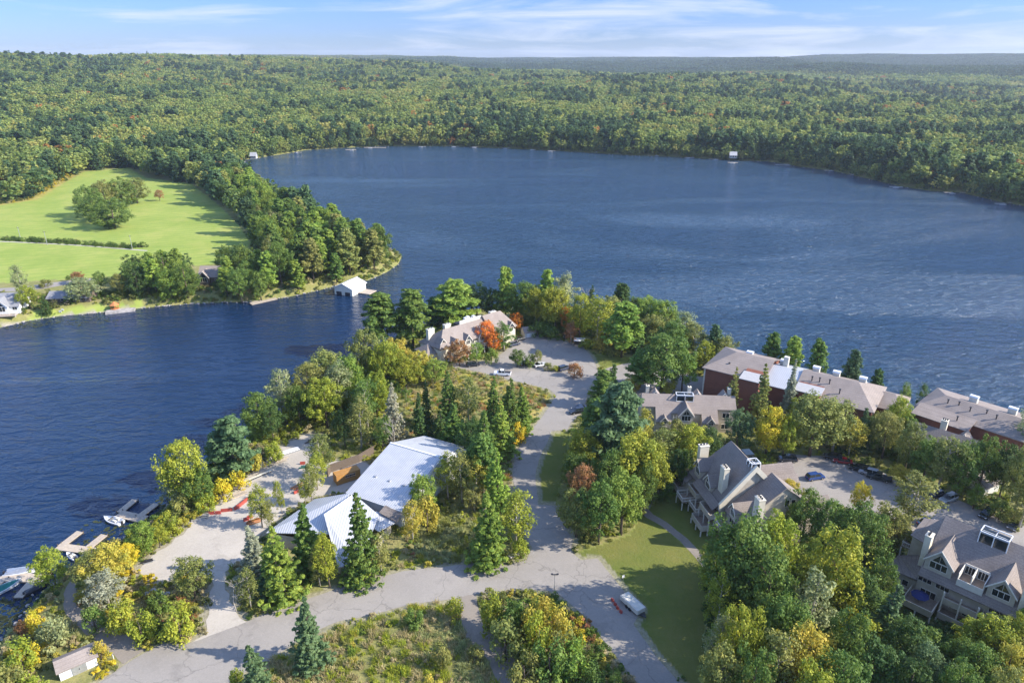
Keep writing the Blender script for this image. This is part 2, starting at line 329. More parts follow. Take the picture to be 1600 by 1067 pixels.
YARD = pw([(20, 505), (50, 485), (100, 478), (205, 470), (230, 460), (205, 484), (120, 492)], G)
DRY = [pw(x, G) for x in ([(-60, 330), (0, 318), (50, 305), (110, 268), (125, 270), (60, 312)], [(640, 570), (700, 566), (860, 612), (850, 640), (820, 670), (760, 640), (700, 600)])]
GPOLY = {'road': pw(ROAD, G), 'branch': pw(BRANCH, G), 'lot': pw(LOT, G), 'gravel': pw(GRAV, G), 'foot': FOOT, 'dirt': DIRT, 'boat': BOATP}

nr, na = 760, 720
rr = 48 * np.exp(np.linspace(0, math.log(9500 / 48), nr)); th = np.linspace(R(-62), R(62), na)
RR, TH = np.meshgrid(rr, th, indexing='ij'); X = (RR * np.sin(TH)).ravel(); Y = (RR * np.cos(TH)).ravel() 
D = landdist(X, Y); Z = height(X, Y, D)
idx = np.arange(nr * na).reshape(nr, na)
FQ = np.stack([idx[:-1, :-1], idx[:-1, 1:], idx[1:, 1:], idx[1:, :-1]], -1).reshape(-1, 4)[:, ::-1]
m, t, b = nodes('ground', 0.95, 0.1)
at = N(t, 'ShaderNodeAttribute', attribute_name='cover'); spx = N(t, 'ShaderNodeSeparateColor'); t.links.new(at.outputs['Color'], spx.inputs[0])
n1 = noise(t, 0.18, 7, 0.65); n2 = noise(t, 1.6, 5, 0.7); n3 = noise(t, 0.035, 5, 0.6)
wild = mixc(t, 0.5, ramp(t, n1, [(0.3, (0.12, 0.14, 0.04)), (0.5, (0.22, 0.22, 0.07)), (0.72, (0.36, 0.30, 0.14))]), ramp(t, n2, [(0.3, (0.07, 0.085, 0.03)), (0.7, (0.28, 0.25, 0.09))]))
lawn = mixc(t, 0.4, ramp(t, n3, [(0.3, (0.20, 0.28, 0.05)), (0.7, (0.31, 0.36, 0.085))]), ramp(t, n1, [(0.3, (0.14, 0.20, 0.035)), (0.7, (0.30, 0.31, 0.07))]))
yellow = ramp(t, n1, [(0.3, (0.22, 0.22, 0.05)), (0.7, (0.45, 0.33, 0.10))])
wvt = N(t, 'ShaderNodeTexWave'); wvt.inputs['Scale'].default_value = 0.055; wvt.inputs['Distortion'].default_value = 6; wvt.inputs['Detail'].default_value = 3; wvt.inputs['Detail Scale'].default_value = 0.6; tcw = N(t, 'ShaderNodeTexCoord'); mpw = N(t, 'ShaderNodeMapping'); mpw.inputs['Rotation'].default_value = (0, 0, R(70)); t.links.new(tcw.outputs['Object'], mpw.inputs[0]); t.links.new(mpw.outputs[0], wvt.inputs[0])
lawn = mixc(t, ramp(t, wvt.outputs['Fac'], [(0.3, (0, 0, 0)), (0.8, (0.35, 0.35, 0.35))]), lawn, (0.17, 0.24, 0.045))
lawn = mixc(t, ramp(t, noise(t, 0.05, 7, 0.7), [(0.5, (0, 0, 0)), (0.66, (0.45, 0.45, 0.45))]), lawn, (0.36, 0.34, 0.10))
stone = ramp(t, n2, [(0.3, (0.20, 0.17, 0.13)), (0.7, (0.40, 0.36, 0.30))])
dl = mixc(t, 0.5, ramp(t, n1, [(0.3, (0.085, 0.12, 0.022)), (0.7, (0.19, 0.17, 0.05))]), ramp(t, n3, [(0.35, (0.10, 0.14, 0.025)), (0.65, (0.16, 0.155, 0.045))]))
lawn = mixc(t, at.outputs['Alpha'], dl, lawn); col = mixc(t, spx.outputs[0], wild, lawn); col = mixc(t, spx.outputs[2], col, yellow); col = mixc(t, spx.outputs[1], col, stone)
t.links.new(col, b.inputs['Base Color']); bump(t, b, n2, 0.6, 0.3); M['ground'] = m
ground = mesh_np('ground', np.stack([X, Y, Z], -1), FQ, M['ground'], smooth=True)
cov = np.zeros((len(X), 4), np.float32); cov[:, 3] = 1
for pl in LAWNS: k_ = inpoly(X, Y, pl); cov[k_, 0] = 1; cov[k_, 3] = 0
cov[inpoly(X, Y, YARD), 0] = 1
cov[inpoly(X, Y, FIELD), 0] = 1
for pl in DRY: cov[inpoly(X, Y, pl), 2] = 0.75
cov[(D < 0.6) & inpoly(X, Y, pw([(-60, 530), (-60, 480), (120, 480), (225, 470), (235, 495), (120, 515)], 0)), 1] = 1
edge = polydist(X, Y, GPOLY['road']); cov[(edge < 1.2) & (Y < 300), 1] = np.maximum(cov[(edge < 1.2) & (Y < 300), 1], 0.55)
edge = polydist(X, Y, GPOLY['gravel']); cov[(edge < 1.6) & (Y < 300), 1] = np.maximum(cov[(edge < 1.6) & (Y < 300), 1], 0.7)
ca = ground.attributes.new('cover', 'FLOAT_COLOR', 'POINT'); ca.data.foreach_set('color', cov.ravel())
tag(link('ground', ground), 'grassy ground, fields and wooded hills around the lake', kind='structure')

# water
m, t, b = nodes('lake_water', 0.07, 0.5); b.inputs['Base Color'].default_value = (0.010, 0.035, 0.085, 1); b.inputs['IOR'].default_value = 1.33
c = N(t, 'ShaderNodeTexCoord'); mp = N(t, 'ShaderNodeMapping'); mp.inputs['Rotation'].default_value = (0, 0, R(32)); mp.inputs['Scale'].default_value = (1, 2.3, 1)
t.links.new(c.outputs['Object'], mp.inputs[0])
wv1 = noise(t, 0.15, 3, 0.55, vec=mp.outputs[0], dist=0.8); wv2 = noise(t, 0.8, 3, 0.6, vec=mp.outputs[0]); mp2 = N(t, 'ShaderNodeMapping'); mp2.inputs['Rotation'].default_value = (0, 0, R(-14)); mp2.inputs['Scale'].default_value = (0.45, 1.6, 1); t.links.new(c.outputs['Object'], mp2.inputs[0]); gust = noise(t, 0.007, 6, 0.62, vec=mp2.outputs[0], dist=1.2)
hh = math_(t, 'ADD', wv1, math_(t, 'MULTIPLY', wv2, 0.25))
hh = math_(t, 'MULTIPLY', hh, math_(t, 'ADD', math_(t, 'MULTIPLY', gust, 1.8), 0.05))
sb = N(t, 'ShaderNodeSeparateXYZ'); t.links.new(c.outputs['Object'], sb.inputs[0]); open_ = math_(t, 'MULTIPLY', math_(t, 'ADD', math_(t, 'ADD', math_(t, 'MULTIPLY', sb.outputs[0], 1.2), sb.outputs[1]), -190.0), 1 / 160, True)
hh = math_(t, 'MULTIPLY', hh, math_(t, 'ADD', math_(t, 'MULTIPLY', open_, 0.65), 0.35))
bump(t, b, hh, 1.0, 2.7)
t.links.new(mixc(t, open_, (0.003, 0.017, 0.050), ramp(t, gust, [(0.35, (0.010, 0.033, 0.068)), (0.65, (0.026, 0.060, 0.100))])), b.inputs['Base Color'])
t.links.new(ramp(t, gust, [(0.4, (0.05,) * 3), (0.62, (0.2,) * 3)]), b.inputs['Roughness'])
M['water'] = m
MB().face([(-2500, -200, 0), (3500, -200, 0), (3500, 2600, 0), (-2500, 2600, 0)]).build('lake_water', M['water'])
tag(bpy.data.objects['lake_water'], 'dark blue rippled lake water', kind='structure')
def sheet(name, poly, mat, z, label, cat='paving'):
    tri = geometry.tessellate_polygon([[Vector((x, y, 0)) for x, y in poly]])
    me = bpy.data.meshes.new(name); me.from_pydata([(x, y, z) for x, y in poly], [], [tuple(t_) for t_ in tri])
    bm = bmesh.new(); bm.from_mesh(me); bmesh.ops.recalc_face_normals(bm, faces=bm.faces)
    if bm.faces and sum(f.normal.z * f.calc_area() for f in bm.faces) < 0: bmesh.ops.reverse_faces(bm, faces=bm.faces)
    bm.to_mesh(me); bm.free(); me.materials.append(mat)
    return tag(link(name, me), label, kind='structure')
def roughen(poly, amp, step=1.5, seed=3):
    rnd = random.Random(seed); o = []
    for k in range(len(poly)):
        a = Vector(poly[k]); c_ = Vector(poly[(k + 1) % len(poly)]); n = max(1, int((c_ - a).length / step)); q = (c_ - a); nn = Vector((-q.y, q.x)).normalized() if q.length else Vector((0, 0))
        for j in range(n): o.append(tuple(a + q * (j / n) + nn * rnd.uniform(-amp, amp)))
    return o
sheet('road', roughen(GPOLY['road'], 0.12), M['asphalt'], G + 0.04, 'pale grey asphalt road forking through the trees')
sheet('branch_road', roughen(GPOLY['branch'], 0.12), M['asphalt2'], G + 0.03, 'asphalt drive leading right towards the brick building')
sheet('parking_lot', roughen(GPOLY['lot'], 0.12), M['asphalt2'], G + 0.04, 'asphalt parking lot behind the grey condominiums')
sheet('gravel_yard', roughen(GPOLY['gravel'], 0.5), M['gravel'], G + 0.03, 'pale gravel yard beside the lake')
sheet('footpath', roughen(FOOT, 0.08), M['path'], G + 0.03, 'curving grey footpath beside the mown lawn')
sheet('dirt_track', roughen(DIRT, 0.3), M['path'], G + 0.03, 'dirt track leaving the road through the meadow')
sheet('boat_path', roughen(BOATP, 0.25), M['path'], G + 0.03, 'gravel path from the road down to the docks')
lm = MB()
for k in range(10):
    f = k / 9; px_ = 1292 + (1392 - 1292) * f; py_ = 716 + (747 - 716) * f + 2; a_ = W(px_, py_, G); lm.slab([(a_[0] - .06, a_[1] - 2.6, G + .05), (a_[0] + .06, a_[1] - 2.6, G + .05), (a_[0] + .06 + 1.1, a_[1] + 1.6, G + .05), (a_[0] - .06 + 1.1, a_[1] + 1.6, G + .05)], .004)
tag(lm.build('bay_lines', M['farwhite']), 'faded parking bay lines on the condominium lot', kind='structure')
FTRACK = ribbon([(-40, 376), (60, 380), (130, 384), (230, 392)], 1.5); sheet('farm_track', FTRACK, M['gravel'], G + 0.03, 'pale track crossing the green field')
FDRIVE = ribbon([(-40, 455), (30, 452), (70, 447), (110, 441), (150, 436)], [6, 6, 9, 6, 4]); sheet('cottage_drive', FDRIVE, M['asphalt2'], G + 0.04, 'grey drive behind the lakeside cottages')

# ------------------------------------------------------------------ tree models (shared meshes, copied per tree)
def leafcloud(cent, rad, nper, size, rng, up=0.35, axis=None, elong=1.0, shell=0.45):
    cent = np.asarray(cent); rad = np.asarray(rad)
    if rad.ndim == 1: rad = np.repeat(rad[:, None], 3, 1)
    n = len(cent) * nper; ci = np.repeat(np.arange(len(cent)), nper)
    d = rng.normal(size=(n, 3)); d[:, 2] += up * 0.6; d /= np.linalg.norm(d, axis=1)[:, None]
    p = cent[ci] + d * rad[ci] * (shell + (1 - shell) * rng.random((n, 1)))
    nrm = d + rng.normal(size=(n, 3)) * 0.45; nrm[:, 2] += up; nrm /= np.linalg.norm(nrm, axis=1)[:, None]
    r = rng.normal(size=(n, 3)); a = np.cross(nrm, r); a /= np.linalg.norm(a, axis=1)[:, None]; c_ = np.cross(nrm, a)
    s = size * (0.6 + 0.8 * rng.random((n, 1)))
    V = np.stack([p - a * s * elong, p - c_ * s * 0.7, p + a * s * elong, p + c_ * s * 0.7], 1).reshape(-1, 3)
    Fq = np.arange(4 * n).reshape(n, 4)
    cv = rng.random(len(cent)); var = np.clip(cv[ci] * 0.65 + rng.random(n) * 0.35, 0, 1)
    return V, Fq, var
def crown_maple(seed, nc=120, nper=58, wd=0.36, size=0.0132, zc=0.60, hz_=0.40, mat=None, name='crown', core=14):
    rng = np.random.default_rng(seed); C = []; Rd = []
    ph = rng.random(6) * 6.28
    for k in range(nc):
        u = rng.random() * 6.283; v = rng.uniform(-0.97, 1); q = math.sqrt(1 - v * v)
        lob = 1 + 0.16 * math.sin(3 * u + ph[0]) + 0.12 * math.sin(5 * u + ph[1] + 3 * v) + 0.10 * math.sin(7 * v + ph[2])
        rr_ = rng.uniform(0.62, 0.92) * lob; tap = 1 - 0.22 * max(0, v)
        C.append((q * math.cos(u) * wd * rr_ * tap, q * math.sin(u) * wd * rr_ * tap, min(0.95, zc + v * hz_ * rr_))); Rd.append(rng.uniform(0.038, 0.092))
    for k in range(core):
        C.append(tuple(rng.normal(size=3) * (wd * .3, wd * .3, hz_ * .3) + (0, 0, zc))); Rd.append(0.13)
    V, Fq, var = leafcloud(C, Rd, nper, size, rng)
    V[:, 2] = np.maximum(V[:, 2], 0.06); V[:, 2] *= 1 / V[:, 2].max()
    return mesh_np(name, V, Fq, mat or M['leaf'], var), 2 * np.percentile(np.hypot(V[:, 0], V[:, 1]), 97)
def crown_pine(seed, mat=None, nper=46, size=0.015, name='crown', nb=62):
    rng = np.random.default_rng(seed); C = []; Rd = []; z0 = rng.uniform(0.14, 0.26)
    for k in range(nb):
        z = z0 + (0.97 - z0) * (k / nb) ** 0.9; f = (z - z0) / (1 - z0)
        L = 0.25 * (1 - f) ** 0.55 * (0.65 + 0.35 * min(1, f * 5)) * rng.uniform(0.55, 1.15) + 0.02; u = k * 2.4 + rng.normal() * .35
        for q in (0.45, 0.75, 1.0):
            if L < 0.07 and q < 1: continue
            a = u + rng.normal() * 0.18
            C.append((math.cos(a) * L * q, math.sin(a) * L * q, z + L * q * 0.18 + rng.normal() * .008)); s = rng.uniform(0.04, 0.062) * (0.8 + .4 * (1 - f)); Rd.append((s * 1.15, s * 1.15, s * 0.55))
    C.append((0, 0, 0.965)); Rd.append((0.028, 0.028, 0.045))
    V, Fq, var = leafcloud(C, Rd, nper, size, rng, up=0.5, elong=1.5)
    V[:, 2] *= 1 / V[:, 2].max()
    return mesh_np(name, V, Fq, mat or M['leaf'], var), 2 * np.percentile(np.hypot(V[:, 0], V[:, 1]), 98)
def crown_spruce(seed, mat=None, nl=24, nper=26, size=0.0125, name='crown', wd=0.21):
    rng = np.random.default_rng(seed); C = []; Rd = []
    for k in range(nl):
        f = k / (nl - 1); z = 0.07 + 0.90 * f; L = wd * (1 - f) ** 0.85 * rng.uniform(0.70, 1.15) + 0.010; n = max(3, int(5 + 9 * (1 - f)))
        for j in range(n):
            a = 6.283 * (j + rng.random() * .6) / n + k; Lj = L * rng.uniform(0.55, 1.25)
            for q in ((0.55, 0.95) if L > 0.06 else (0.8,)):
                C.append((math.cos(a) * Lj * q, math.sin(a) * Lj * q, z - Lj * q * 0.22)); s = 0.027 * (0.5 + 0.6 * (1 - f)) * rng.uniform(.7, 1.25); Rd.append((s * 1.2, s * 1.2, s * 0.5))
    C = [c_ for c_ in C]; ph = rng.random(3) * 6.28; keep = [k for k, c_ in enumerate(C) if rng.random() > .16 * (1 + math.sin(math.atan2(c_[1], c_[0]) * 2 + ph[0] + 9 * c_[2]))]
    C = [(C[k][0] * (1 + .18 * math.sin(3 * C[k][2] * 6 + ph[1])) + .03 * math.sin(5 * C[k][2] + ph[2]), C[k][1], C[k][2]) for k in keep]; Rd = [Rd[k] for k in keep]
    C.append((0, 0, 0.975)); Rd.append((0.007, 0.007, 0.03))
    V, Fq, var = leafcloud(C, Rd, nper, size, rng, up=0.4, elong=1.4)
    V[:, 2] = np.maximum(V[:, 2], 0.02); V[:, 2] *= 1 / V[:, 2].max()
    return mesh_np(name, V, Fq, mat or M['leaf'], var), 2 * np.percentile(np.hypot(V[:, 0], V[:, 1]), 98)
def crown_birch(seed, name='crown'):
    return crown_maple(seed, nc=80, nper=46, wd=0.21, size=0.0115, zc=0.60, hz_=0.42, name=name, core=6)
def crown_bush(seed, mat=None, nc=26, nper=60, size=0.035, name='foliage'):
    rng = np.random.default_rng(seed); C = []; Rd = []
    for k in range(nc):
        u = rng.random() * 6.283; v = rng.random(); q = math.sqrt(1 - v * v * .8) * rng.uniform(0.3, 1)
        C.append((math.cos(u) * q * .5, math.sin(u) * q * .5, 0.12 + v * .72)); Rd.append(rng.uniform(.12, .22))
    V, Fq, var = leafcloud(C, Rd, nper, size, rng); V[:, 2] = np.maximum(V[:, 2], 0.0); V[:, 2] *= 1 / V[:, 2].max()
    return mesh_np(name, V, Fq, mat or M['leaf'], var), 2 * np.percentile(np.hypot(V[:, 0], V[:, 1]), 97)
def trunk_mesh(seed, mat, top=0.86, r0=0.018, limbs=9, spread=0.26, z0=0.25, rise=0.5, name='trunk'):
    rnd = random.Random(seed); mb = MB(); k = rnd.uniform(-.01, .01)
    mb.tube([(0, 0, -0.03), (k, 0, top * .35), (-k, k, top * .7), (0, 0, top)], [r0 * 1.25, r0, r0 * .6, r0 * .2], 7)
    for j in range(limbs):
        z = z0 + (top - z0) * j / limbs * 0.9; a = j * 2.4 + rnd.random(); L = spread * rnd.uniform(.6, 1) * (1 - .4 * j / limbs)
        mb.tube([(0, 0, z), (math.cos(a) * L * .5, math.sin(a) * L * .5, z + L * rise * .6), (math.cos(a + .2) * L, math.sin(a + .2) * L, z + L * rise * 1.3)], [r0 * .42, r0 * .26, r0 * .07], 5)
    return mb.mesh(name, mat, True)
def dead_mesh(seed, mat):
    rnd = random.Random(seed); mb = MB()
    def br(p, d, L, r, dep):
        q = [p + d * (L * k / 3) + Vector((rnd.gauss(0, L * .05), rnd.gauss(0, L * .05), rnd.gauss(0, L * .04))) * (k > 0) for k in range(4)]
        mb.tube(q, [r, r * .8, r * .55, r * .3], 5)
        if dep:
            for j in range(7 if dep == 3 else 5):
                f = rnd.uniform(.25, 1); o = q[0].lerp(q[3], f); nd = (d * .6 + Vector((rnd.gauss(0, .6), rnd.gauss(0, .6), rnd.uniform(.05, .6)))).normalized()
                br(o, nd, L * rnd.uniform(.42, .62), r * .45, dep - 1)
    br(Vector((0, 0, -.02)), Vector((0, 0, 1)), 0.62, 0.014, 3)
    return mb.mesh('branches', mat, True)
KIND = {}
def reg(kind, crowns, trunks, word, parts=('crown', 'trunk')): KIND[kind] = (crowns, trunks, word, parts)
reg('maple', [crown_maple(s, wd=w_, zc=z_, hz_=h_) for s, w_, z_, h_ in ((1, .34, .60, .40), (2, .38, .58, .40), (3, .30, .58, .42), (4, .36, .62, .37), (5, .33, .57, .42), (6, .40, .60, .38))], [trunk_mesh(s, M['bark']) for s in (1, 2, 3)], 'broadleaf tree')
reg('round', [crown_maple(s, wd=.42, zc=.50, hz_=.50, nc=150) for s in (7, 8, 9)], [trunk_mesh(2, M['bark'])], 'round broadleaf tree')
reg('pine', [crown_pine(s) for s in (11, 12, 13, 14)], [trunk_mesh(s, M['bark'], top=.95, r0=.013, limbs=22, spread=.2, z0=.3, rise=.2) for s in (4, 5)], 'white pine')
reg('spruce', [crown_spruce(s, wd=w_, nl=n_) for s, w_, n_ in ((21, .19, 24), (22, .22, 20), (23, .17, 26), (24, .21, 18), (25, .18, 22), (26, .23, 19))], [trunk_mesh(6, M['bark'], top=.95, r0=.012, limbs=10, spread=.1, z0=.1, rise=0)], 'spruce')
reg('birch', [crown_birch(s) for s in (31, 32, 33, 34)], [trunk_mesh(s, M['birchbark'], top=.9, r0=.013, limbs=12, spread=.2, rise=.9) for s in (7, 8)], 'slender airy tree')
reg('bush', [crown_bush(s) for s in (41, 42, 43)], [trunk_mesh(9, M['bark'], top=.7, r0=.03, limbs=5, spread=.3, z0=.05, rise=1)], 'bush', ('foliage', 'stem'))
reg('dead', [(dead_mesh(s, M['birchbark']), 0.75) for s in (51, 52)], None, 'bare dead tree', ('branches', None))
CLR = {'green': (0.105, 0.165, 0.030), 'deep green': (0.060, 0.108, 0.026), 'blue green': (0.085, 0.140, 0.055), 'light green': (0.165, 0.235, 0.035), 'yellow green': (0.235, 0.265, 0.028),
       'yellow': (0.50, 0.41, 0.03), 'gold': (0.35, 0.31, 0.045), 'orange': (0.56, 0.20, 0.03), 'rust': (0.30, 0.155, 0.06), 'red': (0.50, 0.13, 0.05), 'olive': (0.19, 0.205, 0.05), 'pale green': (0.24, 0.265, 0.11), 'grey': (0.26, 0.26, 0.17), 'tan': (0.34, 0.29, 0.14)}
TREES = []   # (object, kind, colour, area, height, px)
rt = random.Random(77)
def tree_at(x, y, h, wm, kind, colour, area, z=None):
    if z is None: z = hz(x, y) - 0.05
    crowns, trunks, word, parts = KIND[kind]; me, w0 = rt.choice(crowns)
    root = empty({'maple': 'broadleaf_tree', 'round': 'broadleaf_tree', 'pine': 'pine_tree', 'spruce': 'spruce_tree', 'birch': 'slender_tree', 'bush': 'bush', 'dead': 'dead_tree'}[kind], (x, y, z), rt.random() * 6.28); root.rotation_euler = (rt.gauss(0, .03), rt.gauss(0, .03), root.rotation_euler[2])
    s = wm / w0 * (1.22 if kind == 'spruce' else 1); k = max(0.5 * h, min(s, 1.9 * h)); root.scale = (k, k, h)
    o = link(parts[0], me, root); c_ = CLR[colour]; j = rt.uniform(.88, 1.14) * (1.3 if kind in ('spruce', 'pine') else 1.15); o.color = (c_[0] * j * rt.uniform(.93, 1.08), c_[1] * j, c_[2] * j, 1)
    if trunks: link(parts[1], rt.choice(trunks), root)
    p = PX(x, y, z + h * .6); TREES.append((root, kind, colour, area, h, p[0], p[1])); return root
def tree_px(xc, yt, yb, wpx, kind, colour, area):
    x, y = W(xc, yb, G); a = (yt - CY) / F   # height whose top projects to yt
    h = H - G - y * (sp + a * cp) / (cp - a * sp); zc = y * cp + (H - G - h / 2) * sp
    return tree_at(x, y, h, wpx * zc / F, kind, colour, area)
T = {}
T['beside the shingled building on the point'] = [(600, 457, 545, 70, 'pine', 'green'), (646, 450, 542, 64, 'pine', 'green'), (712, 435, 507, 74, 'pine', 'light green'), (684, 462, 508, 52, 'pine', 'deep green'), (672, 480, 505, 40, 'pine', 'deep green'), (745, 442, 496, 50, 'maple', 'deep green'), (762, 497, 548, 32, 'maple', 'orange'), (773, 517, 553, 26, 'maple', 'orange'), (718, 530, 572, 42, 'maple', 'rust'), (745, 533, 571, 24, 'birch', 'light green'), (768, 543, 568, 22, 'bush', 'light green'), (788, 500, 549, 34, 'birch', 'green'), (808, 487, 519, 24, 'maple', 'orange'), (725, 447, 492, 40, 'maple', 'green')]
T['on the wooded tip of the point'] = [(790, 416, 500, 36, 'pine', 'light green'), (768, 450, 500, 40, 'maple', 'deep green'), (820, 436, 505, 54, 'maple', 'green'), (835, 448, 512, 44, 'maple', 'yellow green'), (853, 420, 505, 32, 'pine', 'light green'), (877, 424, 505, 46, 'birch', 'pale green'), (868, 445, 518, 44, 'maple', 'yellow green'), (888, 478, 522, 22, 'maple', 'orange'), (892, 500, 538, 22, 'birch', 'rust'), (905, 455, 530, 42, 'maple', 'yellow green'), (914, 437, 500, 30, 'dead', 'grey'), (922, 446, 500, 26, 'spruce', 'deep green'), (932, 462, 540, 52, 'birch', 'yellow green'), (950, 460, 525, 50, 'maple', 'olive'), (967, 440, 512, 34, 'pine', 'deep green'), (971, 470, 558, 66, 'pine', 'light green'), (990, 462, 515, 34, 'maple', 'green'), (1010, 462, 520, 44, 'maple', 'light green'), (1035, 468, 528, 54, 'maple', 'light green'), (1022, 490, 545, 44, 'maple', 'olive'), (1064, 484, 548, 48, 'birch', 'pale green'), (1048, 500, 566, 54, 'maple', 'green'), (1082, 502, 560, 44, 'birch', 'olive'), (1115, 502, 566, 26, 'pine', 'blue green'), (1130, 518, 575, 42, 'maple', 'olive'), (1098, 530, 580, 36, 'maple', 'yellow green'), (840, 500, 525, 30, 'bush', 'green'), (860, 506, 530, 30, 'bush', 'green'), (940, 520, 550, 34, 'bush', 'gold'), (915, 528, 545, 24, 'bush', 'yellow green'), (958, 532, 556, 34, 'bush', 'olive')]
T['beside the upper drive'] = [(1033, 518, 612, 92, 'maple', 'green'), (1000, 545, 605, 50, 'pine', 'green'), (1065, 545, 612, 50, 'maple', 'light green'), (953, 568, 620, 30, 'spruce', 'deep green'), (940, 575, 635, 40, 'pine', 'green'), (985, 590, 612, 30, 'bush', 'gold'), (1045, 592, 615, 30, 'bush', 'gold')]
T['in the lot island on the point'] = [(808, 545, 573, 28, 'maple', 'green'), (828, 552, 574, 22, 'bush', 'green'), (840, 545, 572, 16, 'birch', 'olive'), (855, 566, 578, 18, 'bush', 'olive'), (897, 566, 589, 26, 'bush', 'rust'), (868, 570, 580, 14, 'bush', 'yellow green')]
T['behind the long brick building'] = [(1198, 520, 600, 38, 'pine', 'green'), (1228, 522, 606, 38, 'pine', 'light green'), (1270, 528, 618, 34, 'pine', 'green'), (1318, 543, 632, 30, 'pine', 'blue green'), (1362, 575, 642, 24, 'pine', 'deep green'), (1407, 594, 655, 20, 'birch', 'light green'), (1434, 597, 658, 20, 'birch', 'green')]
T['in front of the long brick building'] = [(1139, 574, 662, 30, 'spruce', 'olive'), (1181, 566, 668, 34, 'spruce', 'olive'), (1225, 560, 665, 28, 'spruce', 'grey'), (1240, 620, 672, 36, 'maple', 'yellow green'), (1150, 638, 705, 52, 'maple', 'blue green'), (1195, 632, 712, 54, 'maple', 'yellow'), (1222, 645, 716, 50, 'maple', 'yellow green'), (1265, 614, 712, 78, 'maple', 'olive'), (1300, 622, 708, 60, 'birch', 'olive'), (1325, 650, 712, 44, 'birch', 'gold'), (1340, 636, 706, 30, 'spruce', 'blue green'), (1378, 640, 716, 54, 'maple', 'olive'), (1397, 618, 690, 44, 'maple', 'yellow green'), (1428, 642, 690, 28, 'maple', 'deep green'), (1352, 652, 708, 40, 'maple', 'green')]
T['behind the parking lot'] = [(1412, 656, 738, 50, 'maple', 'olive'), (1440, 684, 758, 48, 'maple', 'green'), (1462, 676, 770, 56, 'birch', 'olive'), (1492, 690, 778, 60, 'maple', 'green'), (1525, 680, 775, 66, 'maple', 'green'), (1560, 690, 780, 50, 'maple', 'deep green'), (1585, 690, 800, 60, 'maple', 'olive'), (1592, 610, 730, 46, 'birch', 'pale green'), (1520, 758, 795, 30, 'maple', 'light green'), (1420, 738, 822, 72, 'birch', 'olive'), (1400, 725, 760, 30, 'maple', 'gold'), (1590, 740, 830, 50, 'birch', 'olive'), (1560, 780, 812, 36, 'bush', 'green'), (1580, 795, 822, 36, 'bush', 'olive')]
T['between the fork road and the gabled condominium'] = [(962, 598, 735, 96, 'pine', 'blue green'), (935, 620, 700, 60, 'pine', 'green'), (1000, 635, 715, 36, 'birch', 'gold'), (1030, 668, 730, 56, 'birch', 'olive'), (1078, 660, 728, 60, 'maple', 'yellow green'), (1050, 655, 715, 50, 'maple', 'olive'), (1105, 665, 725, 40, 'maple', 'deep green'), (912, 668, 745, 62, 'maple', 'yellow green'), (900, 705, 775, 44, 'maple', 'green'), (985, 672, 785, 78, 'maple', 'yellow green'), (1018, 690, 785, 60, 'maple', 'yellow green'), (950, 700, 800, 60, 'maple', 'green'), (908, 722, 812, 44, 'maple', 'rust'), (900, 760, 838, 60, 'maple', 'olive'), (935, 745, 850, 70, 'maple', 'green'), (970, 735, 835, 66, 'maple', 'light green'), (1005, 720, 805, 44, 'maple', 'green'), (1050, 700, 760, 44, 'maple', 'deep green'), (1065, 700, 765, 30, 'maple', 'green')]
T['in the wood below the gabled condominium'] = [(1150, 805, 935, 96, 'maple', 'green'), (1205, 800, 890, 56, 'maple', 'yellow green'), (1250, 762, 860, 70, 'maple', 'green'), (1290, 780, 880, 76, 'maple', 'green'), (1335, 786, 890, 84, 'maple', 'green'), (1372, 784, 872, 60, 'maple', 'olive'), (1392, 800, 872, 50, 'maple', 'olive'), (1290, 818, 935, 92, 'maple', 'yellow green'), (1185, 850, 970, 90, 'maple', 'green'), (1106, 838, 905, 40, 'birch', 'yellow green'), (1118, 888, 965, 40, 'birch', 'yellow green'), (1140, 860, 950, 60, 'maple', 'deep green'), (1250, 880, 985, 62, 'birch', 'pale green'), (1370, 915, 1025, 54, 'spruce', 'blue green'), (1152, 940, 1050, 70, 'maple', 'yellow green'), (1210, 930, 1030, 66, 'maple', 'green'), (1245, 975, 1080, 84, 'maple', 'gold'), (1200, 985, 1095, 70, 'birch', 'olive'), (1300, 945, 1050, 70, 'maple', 'green'), (1335, 890, 985, 60, 'maple', 'deep green'), (1108, 955, 1030, 44, 'birch', 'pale green'), (1120, 1005, 1110, 70, 'maple', 'olive'), (1165, 1020, 1130, 80, 'maple', 'green'), (1290, 1015, 1130, 90, 'maple', 'green'), (1345, 1000, 1110, 80, 'maple', 'deep green'), (1400, 960, 1070, 70, 'maple', 'deep green'), (1250, 1035, 1150, 80, 'maple', 'yellow green'), (1228, 745, 800, 36, 'maple', 'gold'), (1342, 752, 805, 34, 'maple', 'yellow'), (1368, 865, 940, 50, 'maple', 'green')]
T['in the wood along the lower right edge'] = [(1432, 1004, 1110, 74, 'maple', 'blue green'), (1478, 992, 1090, 56, 'maple', 'green'), (1535, 962, 1060, 78, 'maple', 'yellow green'), (1500, 1000, 1110, 80, 'maple', 'green'), (1575, 960, 1065, 74, 'maple', 'yellow green'), (1550, 1000, 1115, 60, 'maple', 'gold'), (1600, 1000, 1110, 80, 'maple', 'olive'), (1400, 1025, 1140, 80, 'maple', 'deep green'), (1470, 1035, 1150, 80, 'maple', 'green'), (1540, 1040, 1160, 80, 'maple', 'olive'), (1595, 930, 1010, 44, 'maple', 'light green')]
